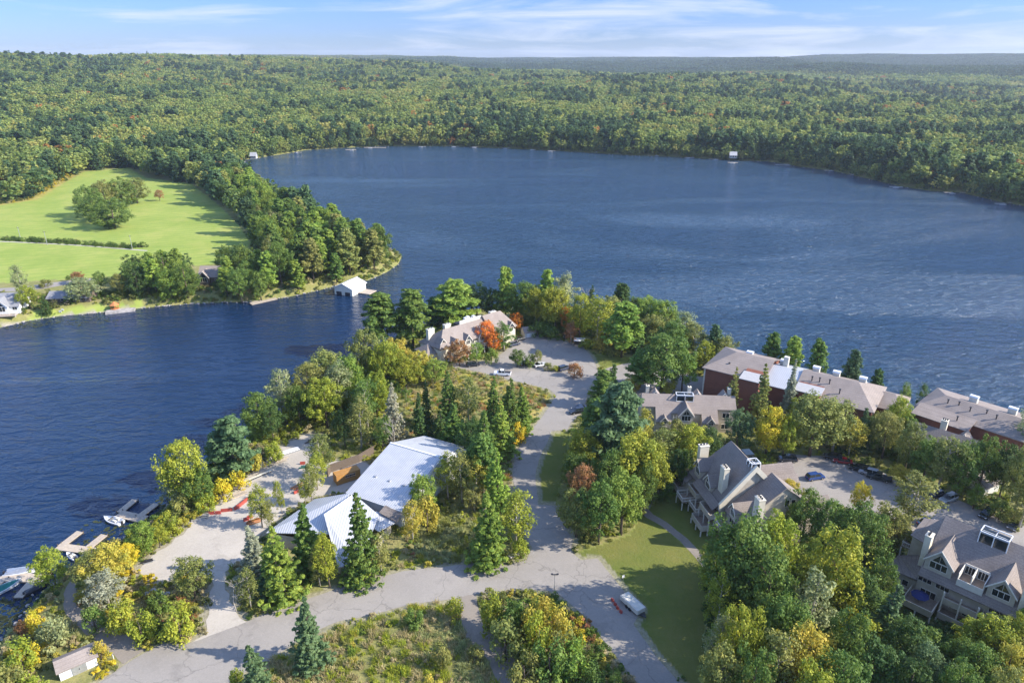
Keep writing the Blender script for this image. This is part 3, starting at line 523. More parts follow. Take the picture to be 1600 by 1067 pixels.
T['on the western shore of the point'] = [(575, 510, 600, 66, 'maple', 'olive'), (604, 528, 612, 60, 'maple', 'yellow green'), (624, 526, 596, 50, 'maple', 'gold'), (548, 550, 632, 52, 'maple', 'light green'), (513, 546, 620, 60, 'maple', 'olive'), (486, 562, 640, 58, 'maple', 'olive'), (534, 562, 645, 44, 'birch', 'pale green'), (512, 588, 668, 68, 'maple', 'yellow green'), (442, 570, 655, 44, 'birch', 'pale green'), (410, 610, 684, 60, 'maple', 'green'), (470, 600, 665, 46, 'maple', 'green'), (428, 632, 690, 44, 'maple', 'deep green'), (565, 616, 702, 44, 'birch', 'olive'), (590, 575, 650, 46, 'maple', 'yellow green'), (575, 590, 670, 44, 'birch', 'green'), (617, 596, 690, 36, 'spruce', 'grey'), (615, 640, 705, 38, 'dead', 'grey'), (659, 614, 690, 28, 'spruce', 'deep green'), (667, 592, 665, 20, 'spruce', 'deep green'), (635, 552, 615, 56, 'maple', 'yellow green'), (656, 546, 592, 46, 'maple', 'gold'), (680, 560, 602, 44, 'maple', 'light green'), (540, 640, 700, 40, 'maple', 'deep green'), (598, 650, 702, 40, 'maple', 'green'), (371, 648, 748, 74, 'pine', 'blue green'), (345, 675, 742, 40, 'pine', 'green'), (297, 682, 790, 72, 'maple', 'yellow green'), (318, 730, 795, 50, 'maple', 'green'), (285, 740, 790, 50, 'birch', 'pale green')]
T['in the spruce stand between hall and road'] = [(704, 578, 668, 40, 'spruce', 'green'), (732, 588, 668, 46, 'birch', 'olive'), (771, 588, 672, 34, 'spruce', 'green'), (797, 590, 684, 44, 'spruce', 'green'), (814, 604, 676, 32, 'spruce', 'light green'), (783, 625, 716, 48, 'spruce', 'light green'), (757, 640, 742, 44, 'spruce', 'green'), (714, 630, 706, 42, 'spruce', 'green'), (738, 652, 724, 44, 'maple', 'deep green'), (755, 676, 775, 56, 'pine', 'green'), (780, 695, 795, 44, 'spruce', 'light green'), (690, 640, 690, 36, 'spruce', 'deep green'), (738, 690, 770, 44, 'pine', 'green'), (812, 660, 692, 30, 'bush', 'yellow'), (762, 765, 882, 54, 'spruce', 'light green'), (742, 755, 800, 36, 'birch', 'olive'), (806, 762, 855, 58, 'birch', 'yellow green'), (815, 840, 872, 34, 'bush', 'yellow green'), (690, 672, 700, 24, 'bush', 'green')]
T['against the metal roofed hall'] = [(700, 705, 780, 44, 'birch', 'yellow green'), (722, 698, 785, 40, 'birch', 'olive'), (745, 712, 785, 36, 'birch', 'gold'), (662, 742, 810, 44, 'maple', 'light green'), (645, 780, 845, 34, 'birch', 'gold'), (668, 770, 830, 40, 'bush', 'gold'), (447, 816, 935, 66, 'spruce', 'light green'), (487, 783, 895, 46, 'spruce', 'green'), (516, 826, 918, 40, 'maple', 'yellow green'), (569, 766, 905, 58, 'spruce', 'green'), (596, 830, 895, 40, 'birch', 'olive'), (398, 822, 905, 42, 'spruce', 'grey'), (425, 850, 925, 40, 'spruce', 'blue green'), (500, 850, 915, 30, 'birch', 'olive'), (558, 850, 912, 36, 'spruce', 'light green')]
T['in the gravel yard'] = [(410, 756, 824, 36, 'birch', 'yellow green'), (424, 780, 826, 24, 'birch', 'olive'), (441, 744, 802, 18, 'birch', 'yellow green'), (506, 676, 745, 44, 'birch', 'olive'), (488, 720, 788, 28, 'birch', 'olive'), (496, 705, 765, 34, 'birch', 'yellow green'), (478, 745, 790, 22, 'birch', 'yellow green'), (306, 870, 935, 60, 'maple', 'olive'), (370, 890, 955, 44, 'dead', 'grey'), (392, 885, 950, 34, 'birch', 'olive')]
T['on the bank above the docks'] = [(87, 852, 915, 54, 'maple', 'yellow green'), (150, 858, 930, 60, 'birch', 'olive'), (178, 846, 920, 70, 'maple', 'gold'), (172, 890, 950, 60, 'birch', 'grey'), (205, 848, 890, 40, 'maple', 'yellow'), (228, 815, 868, 50, 'maple', 'light green'), (250, 815, 855, 30, 'maple', 'yellow green'), (195, 935, 985, 50, 'bush', 'yellow green'), (150, 945, 985, 40, 'bush', 'green'), (285, 945, 1005, 60, 'bush', 'yellow green'), (225, 955, 1005, 50, 'bush', 'yellow green'), (250, 925, 955, 44, 'bush', 'green'), (90, 960, 1010, 50, 'bush', 'pale green'), (60, 950, 990, 34, 'bush', 'yellow'), (40, 965, 992, 26, 'bush', 'rust'), (40, 1000, 1050, 60, 'bush', 'yellow green'), (20, 1040, 1090, 60, 'bush', 'olive'), (160, 1000, 1030, 26, 'bush', 'gold'), (50, 1055, 1090, 50, 'bush', 'yellow green'), (50, 1005, 1035, 40, 'bush', 'yellow'), (290, 770, 805, 40, 'bush', 'olive'), (325, 770, 800, 34, 'bush', 'yellow green'), (350, 745, 780, 36, 'bush', 'yellow'), (375, 730, 765, 34, 'bush', 'yellow'), (430, 690, 720, 34, 'bush', 'yellow green'), (400, 705, 735, 34, 'bush', 'gold'), (270, 800, 832, 40, 'bush', 'yellow green')]
T['in the meadow below the road'] = [(489, 928, 1040, 56, 'spruce', 'blue green'), (409, 1002, 1105, 56, 'spruce', 'blue green'), (770, 925, 985, 50, 'bush', 'yellow green'), (800, 935, 995, 54, 'bush', 'green'), (838, 930, 1000, 60, 'bush', 'gold'), (870, 935, 1005, 44, 'bush', 'gold'), (790, 965, 1030, 60, 'bush', 'olive'), (840, 960, 1035, 60, 'bush', 'yellow green'), (880, 975, 1040, 50, 'bush', 'olive'), (860, 1000, 1070, 70, 'bush', 'green'), (900, 1000, 1060, 60, 'bush', 'light green'), (925, 1030, 1070, 44, 'bush', 'green'), (820, 1020, 1080, 60, 'bush', 'olive'), (712, 930, 968, 34, 'bush', 'yellow green'), (690, 1000, 1040, 34, 'bush', 'olive'), (650, 950, 978, 34, 'bush', 'green'), (375, 1040, 1085, 30, 'bush', 'yellow green'), (960, 1045, 1080, 30, 'bush', 'green'), (745, 1005, 1030, 30, 'bush', 'olive'), (680, 1055, 1090, 40, 'bush', 'gold')]
T['in the middle of the far green field'] = [(150, 302, 346, 50, 'round', 'green'), (180, 308, 357, 62, 'round', 'green'), (140, 288, 338, 44, 'round', 'green'), (168, 280, 326, 44, 'round', 'olive'), (192, 276, 322, 46, 'round', 'green'), (215, 276, 318, 40, 'round', 'olive'), (170, 335, 357, 40, 'round', 'deep green'), (250, 296, 314, 16, 'birch', 'rust')]
T['beside the lakeside cottages'] = [(132, 432, 472, 72, 'maple', 'pale green'), (40, 412, 466, 26, 'birch', 'pale green'), (48, 445, 483, 36, 'maple', 'yellow green'), (72, 452, 484, 16, 'spruce', 'deep green'), (70, 436, 448, 22, 'bush', 'olive'), (108, 430, 440, 8, 'maple', 'green'), (123, 424, 444, 20, 'maple', 'rust'), (158, 424, 456, 26, 'maple', 'green'), (190, 425, 462, 30, 'maple', 'olive')]
for area, lst in T.items():
    for a in lst:
        if area == 'in the wood below the gabled condominium' and a[2] > 880 and a[0] < 1325: a = (a[0], a[1], a[2] + 38, a[3] * 1.12, a[4], a[5])
        tree_px(*a, area)

# the two wooded parts of the left spit: spaced trees
def scatter(poly, spacing, seed, hr, mix, area, lim, maxtry=6000):
    p = np.array(poly); rnd = random.Random(seed); pts = []
    for _ in range(maxtry):
        x = rnd.uniform(p[:, 0].min(), p[:, 0].max()); y = rnd.uniform(p[:, 1].min(), p[:, 1].max())
        if not inpoly(np.array([x]), np.array([y]), p)[0] or any((x - a) ** 2 + (y - b_) ** 2 < spacing ** 2 for a, b_ in pts): continue
        pts.append((x, y))
        if len(pts) >= lim: break
    for x, y in pts:
        kind, colour, wf = rnd.choices([m_[:3] for m_ in mix], [m_[3] for m_ in mix])[0]; h = rnd.uniform(*hr) * (0.85 if kind == 'birch' else 1)
        tree_at(x, y, h, h * wf, kind, colour, area)
    return pts
SPIT = pw([(385, 296), (430, 338), (475, 362), (525, 382), (580, 396), (612, 408), (590, 424), (530, 438), (480, 450), (435, 458), (425, 430), (405, 400), (396, 375), (382, 345), (345, 320), (345, 300)], G)
BAND = pw([(212, 436), (300, 432), (400, 420), (430, 455), (400, 464), (300, 463), (216, 462)], G)
CABIN = W(325, 432, G); 
MIXS = [('pine', 'green', .48, 4), ('pine', 'light green', .5, 3), ('pine', 'olive', .5, 1.5), ('maple', 'green', .62, 2), ('maple', 'light green', .62, 2), ('spruce', 'deep green', .42, .8), ('birch', 'olive', .45, 1)]
scatter(SPIT, 6.9, 5, (15, 24), MIXS, 'on the wooded spit across the channel', 112)
def off(p): return [q for q in p]
BAND1 = pw([(205, 438), (290, 434), (298, 464), (216, 464)], G); BAND2 = pw([(345, 434), (405, 425), (430, 455), (400, 464), (345, 462)], G)
scatter(BAND1, 6.2, 6, (12, 17), [('round', 'green', .85, 3), ('round', 'light green', .85, 2), ('round', 'deep green', .8, 1), ('pine', 'light green', .5, 1)], 'at the wooded field corner by the lake', 18)
scatter(BAND2, 6.8, 8, (12, 18), [('maple', 'green', .7, 3), ('pine', 'light green', .5, 2), ('maple', 'light green', .7, 1)], 'around the dark cabin on the spit', 18)

GR_ = [('round', 'green', .9, 3), ('round', 'light green', .9, 2), ('maple', 'yellow green', .8, 1.5), ('maple', 'olive', .8, 1.5), ('birch', 'green', .5, 1)]
scatter(pw([(795, 492), (860, 497), (960, 508), (1040, 524), (1085, 560), (1040, 556), (985, 545), (940, 532), (880, 522), (820, 512)], G), 5.0, 12, (6, 11), GR_, 'in the understory behind the upper lot', 34)
scatter(pw([(420, 665), (500, 625), (570, 590), (640, 585), (640, 640), (560, 668), (470, 668), (400, 690)], G), 5.5, 13, (6, 10), GR_, 'in the thicket above the gravel yard', 26)
scatter(pw([(900, 700), (960, 690), (1060, 700), (1030, 790), (960, 830), (905, 800)], G), 6, 14, (6, 10), GR_, 'in the thicket left of the footpath', 16)
scatter(pw([(1240, 668), (1420, 690), (1425, 728), (1370, 706), (1300, 692), (1240, 690)], G), 6, 15, (6, 10), GR_, 'in the thicket behind the parked cars', 20)
scatter(pw([(1120, 900), (1360, 890), (1400, 1000), (1640, 1020), (1640, 1120), (1130, 1120)], G), 6.5, 16, (7, 12), GR_, 'low in the lower right wood', 30)
def ordinal(n):
    words = ['', 'first', 'second', 'third', 'fourth', 'fifth', 'sixth', 'seventh', 'eighth', 'ninth', 'tenth']
    return words[n] if n <= 10 else '%d%s' % (n, {1: 'st', 2: 'nd', 3: 'rd'}.get(n % 10 if n % 100 not in (11, 12, 13) else 0, 'th'))
CW = {'gold': 'golden', 'rust': 'rusty brown', 'yellow green': 'yellow-green', 'blue green': 'blue-green', 'olive': 'olive green', 'deep green': 'dark green', 'light green': 'light green', 'pale green': 'pale green'}
def label_trees():
    groups = {}
    for rec in TREES: groups.setdefault((rec[1], rec[2], rec[3]), []).append(rec)
    for (kind, colour, area), recs in groups.items():
        recs.sort(key=lambda r_: r_[5]); word = KIND[kind][2]; base = '%s %s %s' % (CW.get(colour, colour), word, area)
        if kind == 'dead': base = 'grey %s %s' % (word, area)
        for k, rec in enumerate(recs):
            l = base
            if len(recs) == 2: l += ', the %s one' % ('left', 'right')[k]
            elif len(recs) > 2: l += ', %s from left' % ordinal(k + 1)
            tag(rec[0], l, {'maple': 'tree', 'round': 'tree', 'pine': 'pine tree', 'spruce': 'spruce tree', 'birch': 'tree', 'bush': 'bush', 'dead': 'dead tree'}[kind], '%ss %s' % (word.replace('bush', 'bushe'), area))
label_trees()

# ------------------------------------------------------------------ uncountable vegetation: points carrying instances
def stuff(name, pts, scl, rot, ind, tint, sources, label, cat):
    me = bpy.data.meshes.new(name); me.vertices.add(len(pts)); me.vertices.foreach_set('co', np.asarray(pts, np.float32).ravel())
    def att(n, ty, v, f): a = me.attributes.new(n, ty, 'POINT'); a.data.foreach_set(f, v)
    att('scl', 'FLOAT_VECTOR', np.asarray(scl, np.float32).ravel(), 'vector'); att('rot', 'FLOAT', np.asarray(rot, np.float32), 'value')
    att('ind', 'INT', np.asarray(ind, np.int32), 'value'); att('tint', 'FLOAT_COLOR', np.concatenate([tint, np.ones((len(pts), 1))], 1).astype(np.float32).ravel(), 'color')
    o = link(name, me)
    cl = bpy.data.collections.new(name + '_sources')
    for k, s in enumerate(sources): cl.objects.link(bpy.data.objects.new('%s_source.%03d' % (name, k), s))
    g = bpy.data.node_groups.new(name + '_scatter', 'GeometryNodeTree')
    g.interface.new_socket('Geometry', in_out='INPUT', socket_type='NodeSocketGeometry'); g.interface.new_socket('Geometry', in_out='OUTPUT', socket_type='NodeSocketGeometry')
    gi = g.nodes.new('NodeGroupInput'); go = g.nodes.new('NodeGroupOutput'); ip = g.nodes.new('GeometryNodeInstanceOnPoints'); ci = g.nodes.new('GeometryNodeCollectionInfo')
    ci.inputs[0].default_value = cl; ci.inputs['Separate Children'].default_value = True; ci.inputs['Reset Children'].default_value = True
    m2p = g.nodes.new('GeometryNodeMeshToPoints')
    def na_(n, ty): a = g.nodes.new('GeometryNodeInputNamedAttribute'); a.data_type = ty; a.inputs[0].default_value = n; return a.outputs[0]
    cxyz = g.nodes.new('ShaderNodeCombineXYZ'); g.links.new(na_('rot', 'FLOAT'), cxyz.inputs[2])
    e2r = g.nodes.new('FunctionNodeEulerToRotation'); g.links.new(cxyz.outputs[0], e2r.inputs[0])
    L = g.links.new
    L(gi.outputs[0], m2p.inputs[0]); L(m2p.outputs[0], ip.inputs['Points']); L(ci.outputs[0], ip.inputs['Instance']); ip.inputs['Pick Instance'].default_value = True
    L(na_('ind', 'INT'), ip.inputs['Instance Index']); L(e2r.outputs[0], ip.inputs['Rotation']); L(na_('scl', 'FLOAT_VECTOR'), ip.inputs['Scale']); L(ip.outputs[0], go.inputs[0])
    md = o.modifiers.new('scatter', 'NODES'); md.node_group = g
    return tag(o, label, cat, kind='stuff')

LI = M['leafi']
far_src = ([crown_maple(s, nc=30, nper=13, wd=.36, size=.045, mat=LI, core=8)[0] for s in (61, 62, 63, 64)]
           + [crown_pine(s, nper=12, size=.034, mat=LI, nb=30)[0] for s in (65, 66)] + [crown_spruce(67, nl=12, nper=9, size=.032, mat=LI)[0]])
def patch_mesh(seed, n=40, ext=62):
    rng = np.random.default_rng(seed); Vs = []; Fs = []; vs = []; o = 0
    for k in range(n):
        x, y = (rng.random(2) - .5) * ext; h = rng.uniform(13, 22); wd = h * rng.uniform(.5, .75) if rng.random() > .3 else h * .4
        C = rng.normal(size=(9, 3)) * (wd * .28, wd * .28, h * .16) + (x, y, h * .62)
        V, Fq, var = leafcloud(C, np.full(9, wd * .3), 9, wd * .17, rng); vv = rng.random()
        Vs.append(V); Fs.append(Fq + o); vs.append(np.full(len(Fq), vv) * .8 + var * .2); o += len(V)
    return mesh_np('forest_patch', np.concatenate(Vs), np.concatenate(Fs), LI, np.concatenate(vs))
pat = [patch_mesh(s) for s in (71, 72, 73)]
rng = np.random.default_rng(9)
def polar(r0, r1, cell, t0=-45, t1=45):
    n = int((r1 * r1 - r0 * r0) * R(t1 - t0) / 2 / cell ** 2); r = np.sqrt(rng.uniform(r0 * r0, r1 * r1, n)); a = rng.uniform(R(t0), R(t1), n)
    return r * np.sin(a), r * np.cos(a)
NOGO = [FIELD] + [SPIT, BAND, FTRACK, FDRIVE]
def keep_forest(x, y, margin=2.5):
    d = landdist(x, y); k = d > margin; r = np.hypot(x, y); k &= r > 285
    for pl in NOGO: k &= ~inpoly(x, y, pl)
    k &= ~((x < 0) & (y < 395) & (x < -30)); k &= ~((x > -30) & (y < 330))
    k &= ~inpoly(x, y, pw([(-400, 520), (-400, 432), (90, 436), (190, 432), (215, 400), (345, 430), (430, 455), (400, 490), (100, 520)], G))
    k &= ~inpoly(x, y, pw([(-400, 318), (0, 322), (60, 298), (25, 290), (-400, 280)], G))
    return k, d
# jittered grid keeps the canopy even
def grid(x0, x1, y0, y1, c):
    gx, gy = np.meshgrid(np.arange(x0, x1, c), np.arange(y0, y1, c)); gx = gx + rng.uniform(-.42, .42, gx.shape) * c; gy = gy + rng.uniform(-.42, .42, gy.shape) * c
    return gx.ravel(), gy.ravel()
PT = []; SC = []; RO = []; IN = []; TI = []
def tints(x, y, conif):
    n = len(x); a = .16 + vn(x, y, 240, 7) * .22 + vn(x, y, 110, 5) * .2 + vn(x, y, 28, 6) * .28 + rng.normal(size=n) * .17
    pal = np.array([(0.10, 0.165, 0.05), (0.165, 0.235, 0.06), (0.235, 0.295, 0.07), (0.295, 0.335, 0.08), (0.38, 0.36, 0.09)])
    i = np.clip(a * 5.2 - .5, 0, 3.999); k = i.astype(int); f = (i - k)[:, None]; c_ = pal[k] * (1 - f) + pal[np.minimum(k + 1, 4)] * f
    q = rng.random(n); c_[q < .012] = (0.40, 0.20, 0.05); c_[conif] = np.array((0.085, 0.145, 0.055)) * (0.8 + .5 * rng.random((conif.sum(), 1)))
    return c_ * (0.9 + .2 * rng.random((n, 1)))
for (r0, r1, c, big) in ((285, 1100, 8.0, 1.12), (1100, 1900, 11.0, 1.32), (1900, 2700, 14.5, 1.5)):
    x, y = grid(-.85 * r1, .9 * r1, 150, r1, c); r = np.hypot(x, y); k = (r >= r0) & (r < r1) & (np.abs(np.arctan2(x, y)) < R(42)); x = x[k]; y = y[k]
    k, d = keep_forest(x, y, 2.6); x = x[k]; y = y[k]; d = d[k]; n = len(x)
    con = (vn(x, y, 60, 8) * .6 + rng.random(n) * .5 + (d < 60) * .12) > .74
    z = height(x, y, d) - .1; h = rng.uniform(10, 20.5, n) * np.where(con, 1.25, 1) * (big ** .4) * np.where(d < 8, .7, 1)
    h = np.where((d < 60) & (x > -100), h * 1.1, h)
    wd = h * np.where(con, rng.uniform(.8, 1.15, n), rng.uniform(.8, 1.45, n)) * (big ** .9)
    PT.append(np.stack([x, y, z], 1)); SC.append(np.stack([wd, wd, h], 1)); RO.append(rng.random(n) * 6.28)
    IN.append(np.where(con, rng.integers(4, 7, n), rng.integers(0, 4, n))); TI.append(tints(x, y, con))
sx_ = []
for i in range(len(LAKE)):
    a, c_ = np.array(LAKE[i - 1]), np.array(LAKE[i]); L = np.hypot(*(c_ - a))
    if L > 420 or a[1] < 420 and a[0] > 0 or max(a[1], c_[1]) < 470 or abs(a[0]) > 700: continue
    q = (c_ - a) / L; nn = np.array((-q[1], q[0]))
    for k in range(int(L / 2.4)):
        p = a + q * (k + rng.random()) * 2.4
        for sgn in (1, -1):
            pp = p + nn * sgn * rng.uniform(1.5, 6); 
            if landdist(pp[:1], pp[1:])[0] > .4: sx_.append(pp)
sx_ = np.array(sx_); n = len(sx_); x, y = sx_[:, 0], sx_[:, 1]; con = rng.random(n) < .25; h = rng.uniform(5, 14, n)
PT.append(np.stack([x, y, height(x, y) - .3], 1)); wd = h * 1.15; SC.append(np.stack([wd, wd, h], 1)); RO.append(rng.random(n) * 6.28); IN.append(np.where(con, rng.integers(4, 7, n), rng.integers(0, 4, n))); TI.append(tints(x, y, con) * .9)
stuff('forest', np.concatenate(PT), np.concatenate(SC), np.concatenate(RO), np.concatenate(IN), np.concatenate(TI), far_src, 'dense mixed forest covering the hills beyond the lake and field', 'forest')
print('forest', sum(len(p) for p in PT))
x, y = grid(-6500, 6800, 1500, 8200, 44); r = np.hypot(x, y); k = (r > 2680) & (r < 8200) & (np.abs(np.arctan2(x, y)) < R(42)); x = x[k]; y = y[k]; n = len(x)
con = rng.random(n) < .0; d = landdist(x, y); ppx = CX + F * x / (y * cp + 60); ti = tints(x, y, (vn(x, y, 900, 4) * .5 + .5 * sst(500, 900, ppx) * sst(2900, 3300, np.hypot(x, y)) + rng.random(n) * .25) > .55) * np.where(np.hypot(x, y) > 3000, .62, .9)[:, None]
stuff('far_forest', np.stack([x, y, height(x, y, d) - 1], 1), np.ones((n, 3)) * 1.0, rng.random(n) * 6.28, rng.integers(0, 3, n), ti, pat, 'distant blue-green forest on the ridges along the horizon', 'forest')
print('far', n)

# undergrowth on the near land
gc_src = [crown_bush(81, LI, nc=8, nper=26, size=.09)[0], crown_bush(82, LI, nc=9, nper=26, size=.08)[0], crown_bush(83, LI, nc=14, nper=40, size=.05)[0]]
def tuft(seed):
    rg = np.random.default_rng(seed); n = 70; a = rg.random(n) * 6.28; r = rg.random(n) ** .5 * .5; x = np.cos(a) * r; y = np.sin(a) * r; h = rg.uniform(.5, 1, n); l = rg.normal(size=(n, 2)) * .25; wv = rg.random(n) * 6.28
    p = np.stack([x, y, 0 * x], 1); dx = np.stack([np.cos(wv), np.sin(wv), 0 * x], 1) * .045; tp = p + np.stack([l[:, 0], l[:, 1], h], 1)
    V = np.stack([p - dx, p + dx, tp + dx * .4, tp - dx * .4], 1).reshape(-1, 3); return mesh_np('grass_tuft', V, np.arange(4 * n).reshape(n, 4), LI, rg.random(n))
gc_src += [tuft(91), tuft(92)]
BUILT = []   # footprints cleared of growth, filled by the list below
def rect(o, ang, u0, u1, v0, v1):
    c_, s_ = math.cos(R(ang)), math.sin(R(ang)); return [(o[0] + u * c_ - v * s_, o[1] + u * s_ + v * c_) for u, v in ((u0, v0), (u1, v0), (u1, v1), (u0, v1))]
GO, GA = (77.2, 107.5), -46.2; FO, FA = (44.6, 128.4), 100.4; DO, DA = (57.7, 192.6), -35.5; EO, EA = (107.0, 167.0), -48.7; CO, CA = (36.1, 175.0), -4.3; BO, BA = (-24.1, 225.0), 40.5
HO, HA = (-37.5, 136.1), -27.5; LO, LA = (-52.0, 122.6), 43.0
BUILT += [rect(GO, GA, -6, 30, -1, 21), rect(FO, FA, -12, 22, -22, 1), rect(DO, DA, -1, 52, -1, 22), rect(EO, EA, -2, 28, 0, 20), rect(CO, CA, -1, 28, -5, 12), rect(BO, BA, -4, 32, -3, 10), rect(HO, HA, 0, 15, 0, 31), rect(LO, LA, 0, 22, -20, 0)]
SHED = (-74.9, 89.0)
ZN = [  # ground polygon in the photo, list of (source, weight, size range), colours with weights, density
 ([(0, 1000), (70, 925), (110, 950), (200, 1030), (150, 1080), (-20, 1100), (-40, 1030)], [(0, 3, 1.2, 2.2), (2, 2, 1.3, 2.2), (3, 2, .9, 1.4)], [('yellow green', 3), ('pale green', 3), ('tan', 2), ('gold', .7), ('yellow', 1), ('olive', 3), ('green', 1)], .62),
 ([(110, 890), (215, 880), (330, 900), (320, 1000), (240, 1012), (150, 970), (118, 940)], [(0, 3, 1.4, 2.6), (2, 1, 1.5, 2.6), (3, 3, .8, 1.6)], [('yellow green', 2), ('yellow', 1), ('tan', 2), ('gold', .7), ('olive', 3), ('rust', 1), ('green', 2)], .55),
 ([(70, 925), (140, 860), (230, 800), (262, 760), (350, 715), (430, 655), (500, 600), (560, 600), (490, 680), (384, 740), (330, 790), (240, 865), (200, 890), (110, 890)], [(0, 3, 1.6, 3), (2, 3, 1.6, 3), (3, 1, .8, 1.5)], [('yellow green', 3), ('olive', 2), ('tan', 1), ('gold', .8), ('yellow', .7), ('green', 3), ('light green', 1)], .6),
 ([(340, 1090), (440, 1020), (600, 955), (730, 925), (740, 985), (800, 1100)], [(3, 6, .8, 1.5), (0, 1, .8, 1.6)], [('pale green', 3), ('tan', 3.5), ('yellow green', 2.5), ('olive', 1.5), ('gold', .8), ('light green', 1), ('rust', .3)], .75),
 ([(745, 920), (860, 920), (920, 975), (1020, 1100), (800, 1100)], [(0, 3, 1.3, 2.4), (2, 2, 1.5, 2.6), (3, 2, .9, 1.4)], [('yellow green', 3), ('olive', 2), ('tan', 1.2), ('gold', .5), ('green', 2), ('light green', 1.5), ('yellow', .4), ('rust', .6)], .8),
 ([(640, 860), (800, 700), (835, 660), (830, 870), (620, 895)], [(3, 4, .8, 1.4), (0, 2, 1, 2)], [('olive', 3), ('pale green', 2), ('yellow green', 2), ('tan', 1.2), ('gold', .5), ('rust', .3), ('green', 1)], .65),
 ([(640, 570), (706, 570), (865, 612), (850, 640), (800, 680), (600, 690)], [(3, 5, .8, 1.4), (0, 2, .9, 1.7)], [('pale green', 3), ('olive', 2), ('tan', 2), ('gold', .7), ('rust', .4), ('green', 1.3)], .6),
 ([(480, 700), (700, 680), (640, 870), (380, 960), (350, 900), (480, 800)], [(3, 3, .8, 1.4), (0, 3, 1.2, 2.2)], [('olive', 3), ('yellow green', 2), ('tan', 1.2), ('gold', .5), ('rust', .3), ('green', 2)], .65),
 ([(1080, 880), (1380, 800), (1640, 960), (1640, 1130), (1090, 1130)], [(0, 3, 1.2, 2.4), (2, 3, 1.5, 3), (3, 1, .8, 1.2)], [('green', 4), ('deep green', 4), ('olive', 1)], .6),
]
PT = []; SC = []; RO = []; IN = []; TI = []
def add_cover(x, y, types, cols, seed):
    n = len(x)
    if not n: return
    wt = np.array([t_[1] for t_ in types], float); ti_ = rng.choice(len(types), n, p=wt / wt.sum()); ar = np.array(types)[ti_]
    s = ar[:, 2] + (ar[:, 3] - ar[:, 2]) * rng.random(n); src = ar[:, 0].astype(int); src = np.where((src == 0) & (rng.random(n) < .5), 1, src); src = np.where((src == 3) & (rng.random(n) < .5), 4, src)
    cw = np.array([c_[1] for c_ in cols], float); cw = np.cumsum(cw / cw.sum()); q = np.clip(vn(x, y, 7, seed) * .75 + rng.random(n) * .5 - .12, 0, .999); order = rng.permutation(len(cols))
    ci_ = np.searchsorted(cw, q); c_ = np.array([CLR[c0[0]] for c0 in cols])[np.minimum(ci_, len(cols) - 1)] * (0.85 + .4 * rng.random((n, 1))) * np.where(src >= 3, 1.35, 1.0)[:, None]
    d = landdist(x, y); PT.append(np.stack([x, y, height(x, y, d) - .08], 1)); SC.append(np.stack([s * 1.15, s * 1.15, s * rng.uniform(.6, .95, n)], 1)); RO.append(rng.random(n) * 6.28); IN.append(src); TI.append(c_)
def clear(x, y, m=.5):
    k = landdist(x, y) > .3
    for nme, pl in GPOLY.items(): k &= ~inpoly(x, y, pl); k &= (polydist(x, y, pl) > (m if nme in ('road', 'lot', 'branch') else .3))
    for pl in LAWNS + BUILT: k &= ~inpoly(x, y, pl)
    k &= np.hypot(x + 74.5, y - 88.5) > 4.6; k &= ~((np.abs(x + 73.5) < 4) & (y < 89) & (y > 82))
    return k
x, y = grid(-110, 200, 60, 262, 1.15); k = (np.abs(x) < y * .95 + 12); x = x[k]; y = y[k]; k = clear(x, y); x = x[k]; y = y[k]
done = np.zeros(len(x), bool)
for zi, (pl, types, cols, dens) in enumerate(ZN):
    k = inpoly(x, y, pw(pl, G)) & ~done; done |= k; kk = k & (rng.random(len(x)) < dens); add_cover(x[kk], y[kk], types, cols, 20 + zi)
kk = ~done & (rng.random(len(x)) < .42); add_cover(x[kk], y[kk], [(0, 3, 1.1, 2.2), (2, 1, 1.4, 2.4), (3, 2, .8, 1.4)], [('green', 4), ('olive', 3), ('yellow green', 2.5), ('deep green', 1.5), ('tan', .7)], 40)
# spit banks, field edges and shore fringe across the water
for pl, dens, cols in ((pw([(-60, 512), (30, 500), (215, 482), (350, 474), (450, 466), (575, 440), (628, 412), (628, 396), (560, 378), (480, 350), (400, 296), (374, 262), (345, 290), (385, 350), (400, 420), (300, 462), (205, 466), (0, 470), (-60, 480)], 0), .34, [('yellow green', 3), ('green', 3), ('olive', 3), ('tan', 1), ('light green', 2)]),
                       (pw([(0, 322), (60, 312), (110, 285), (130, 268), (110, 262), (40, 285), (-40, 300)], G), .16, [('gold', 3), ('yellow', 1), ('green', 2), ('olive', 2)]),
                       (pw([(0, 372), (0, 376), (210, 389), (230, 386)], G), .6, [('green', 3), ('olive', 1)])):
    x, y = grid(-420, 0, 240, 760, 1.5); k = inpoly(x, y, pl) & (landdist(x, y) > .2) & ~inpoly(x, y, YARD) & ~inpoly(x, y, FIELD if dens < .5 else SPIT) & ~inpoly(x, y, FTRACK) & ~inpoly(x, y, FDRIVE); x = x[k]; y = y[k]; kk = rng.random(len(x)) < dens
    add_cover(x[kk], y[kk], [(0, 2, 1.5, 3), (2, 2, 2, 3.5)], cols, 50)
stuff('undergrowth', np.concatenate(PT), np.concatenate(SC), np.concatenate(RO), np.concatenate(IN), np.concatenate(TI), gc_src, 'tall grass, goldenrod and scrub covering the ground around the roads', 'undergrowth')
print('cover', sum(len(p) for p in PT), 'trees', len(TREES))

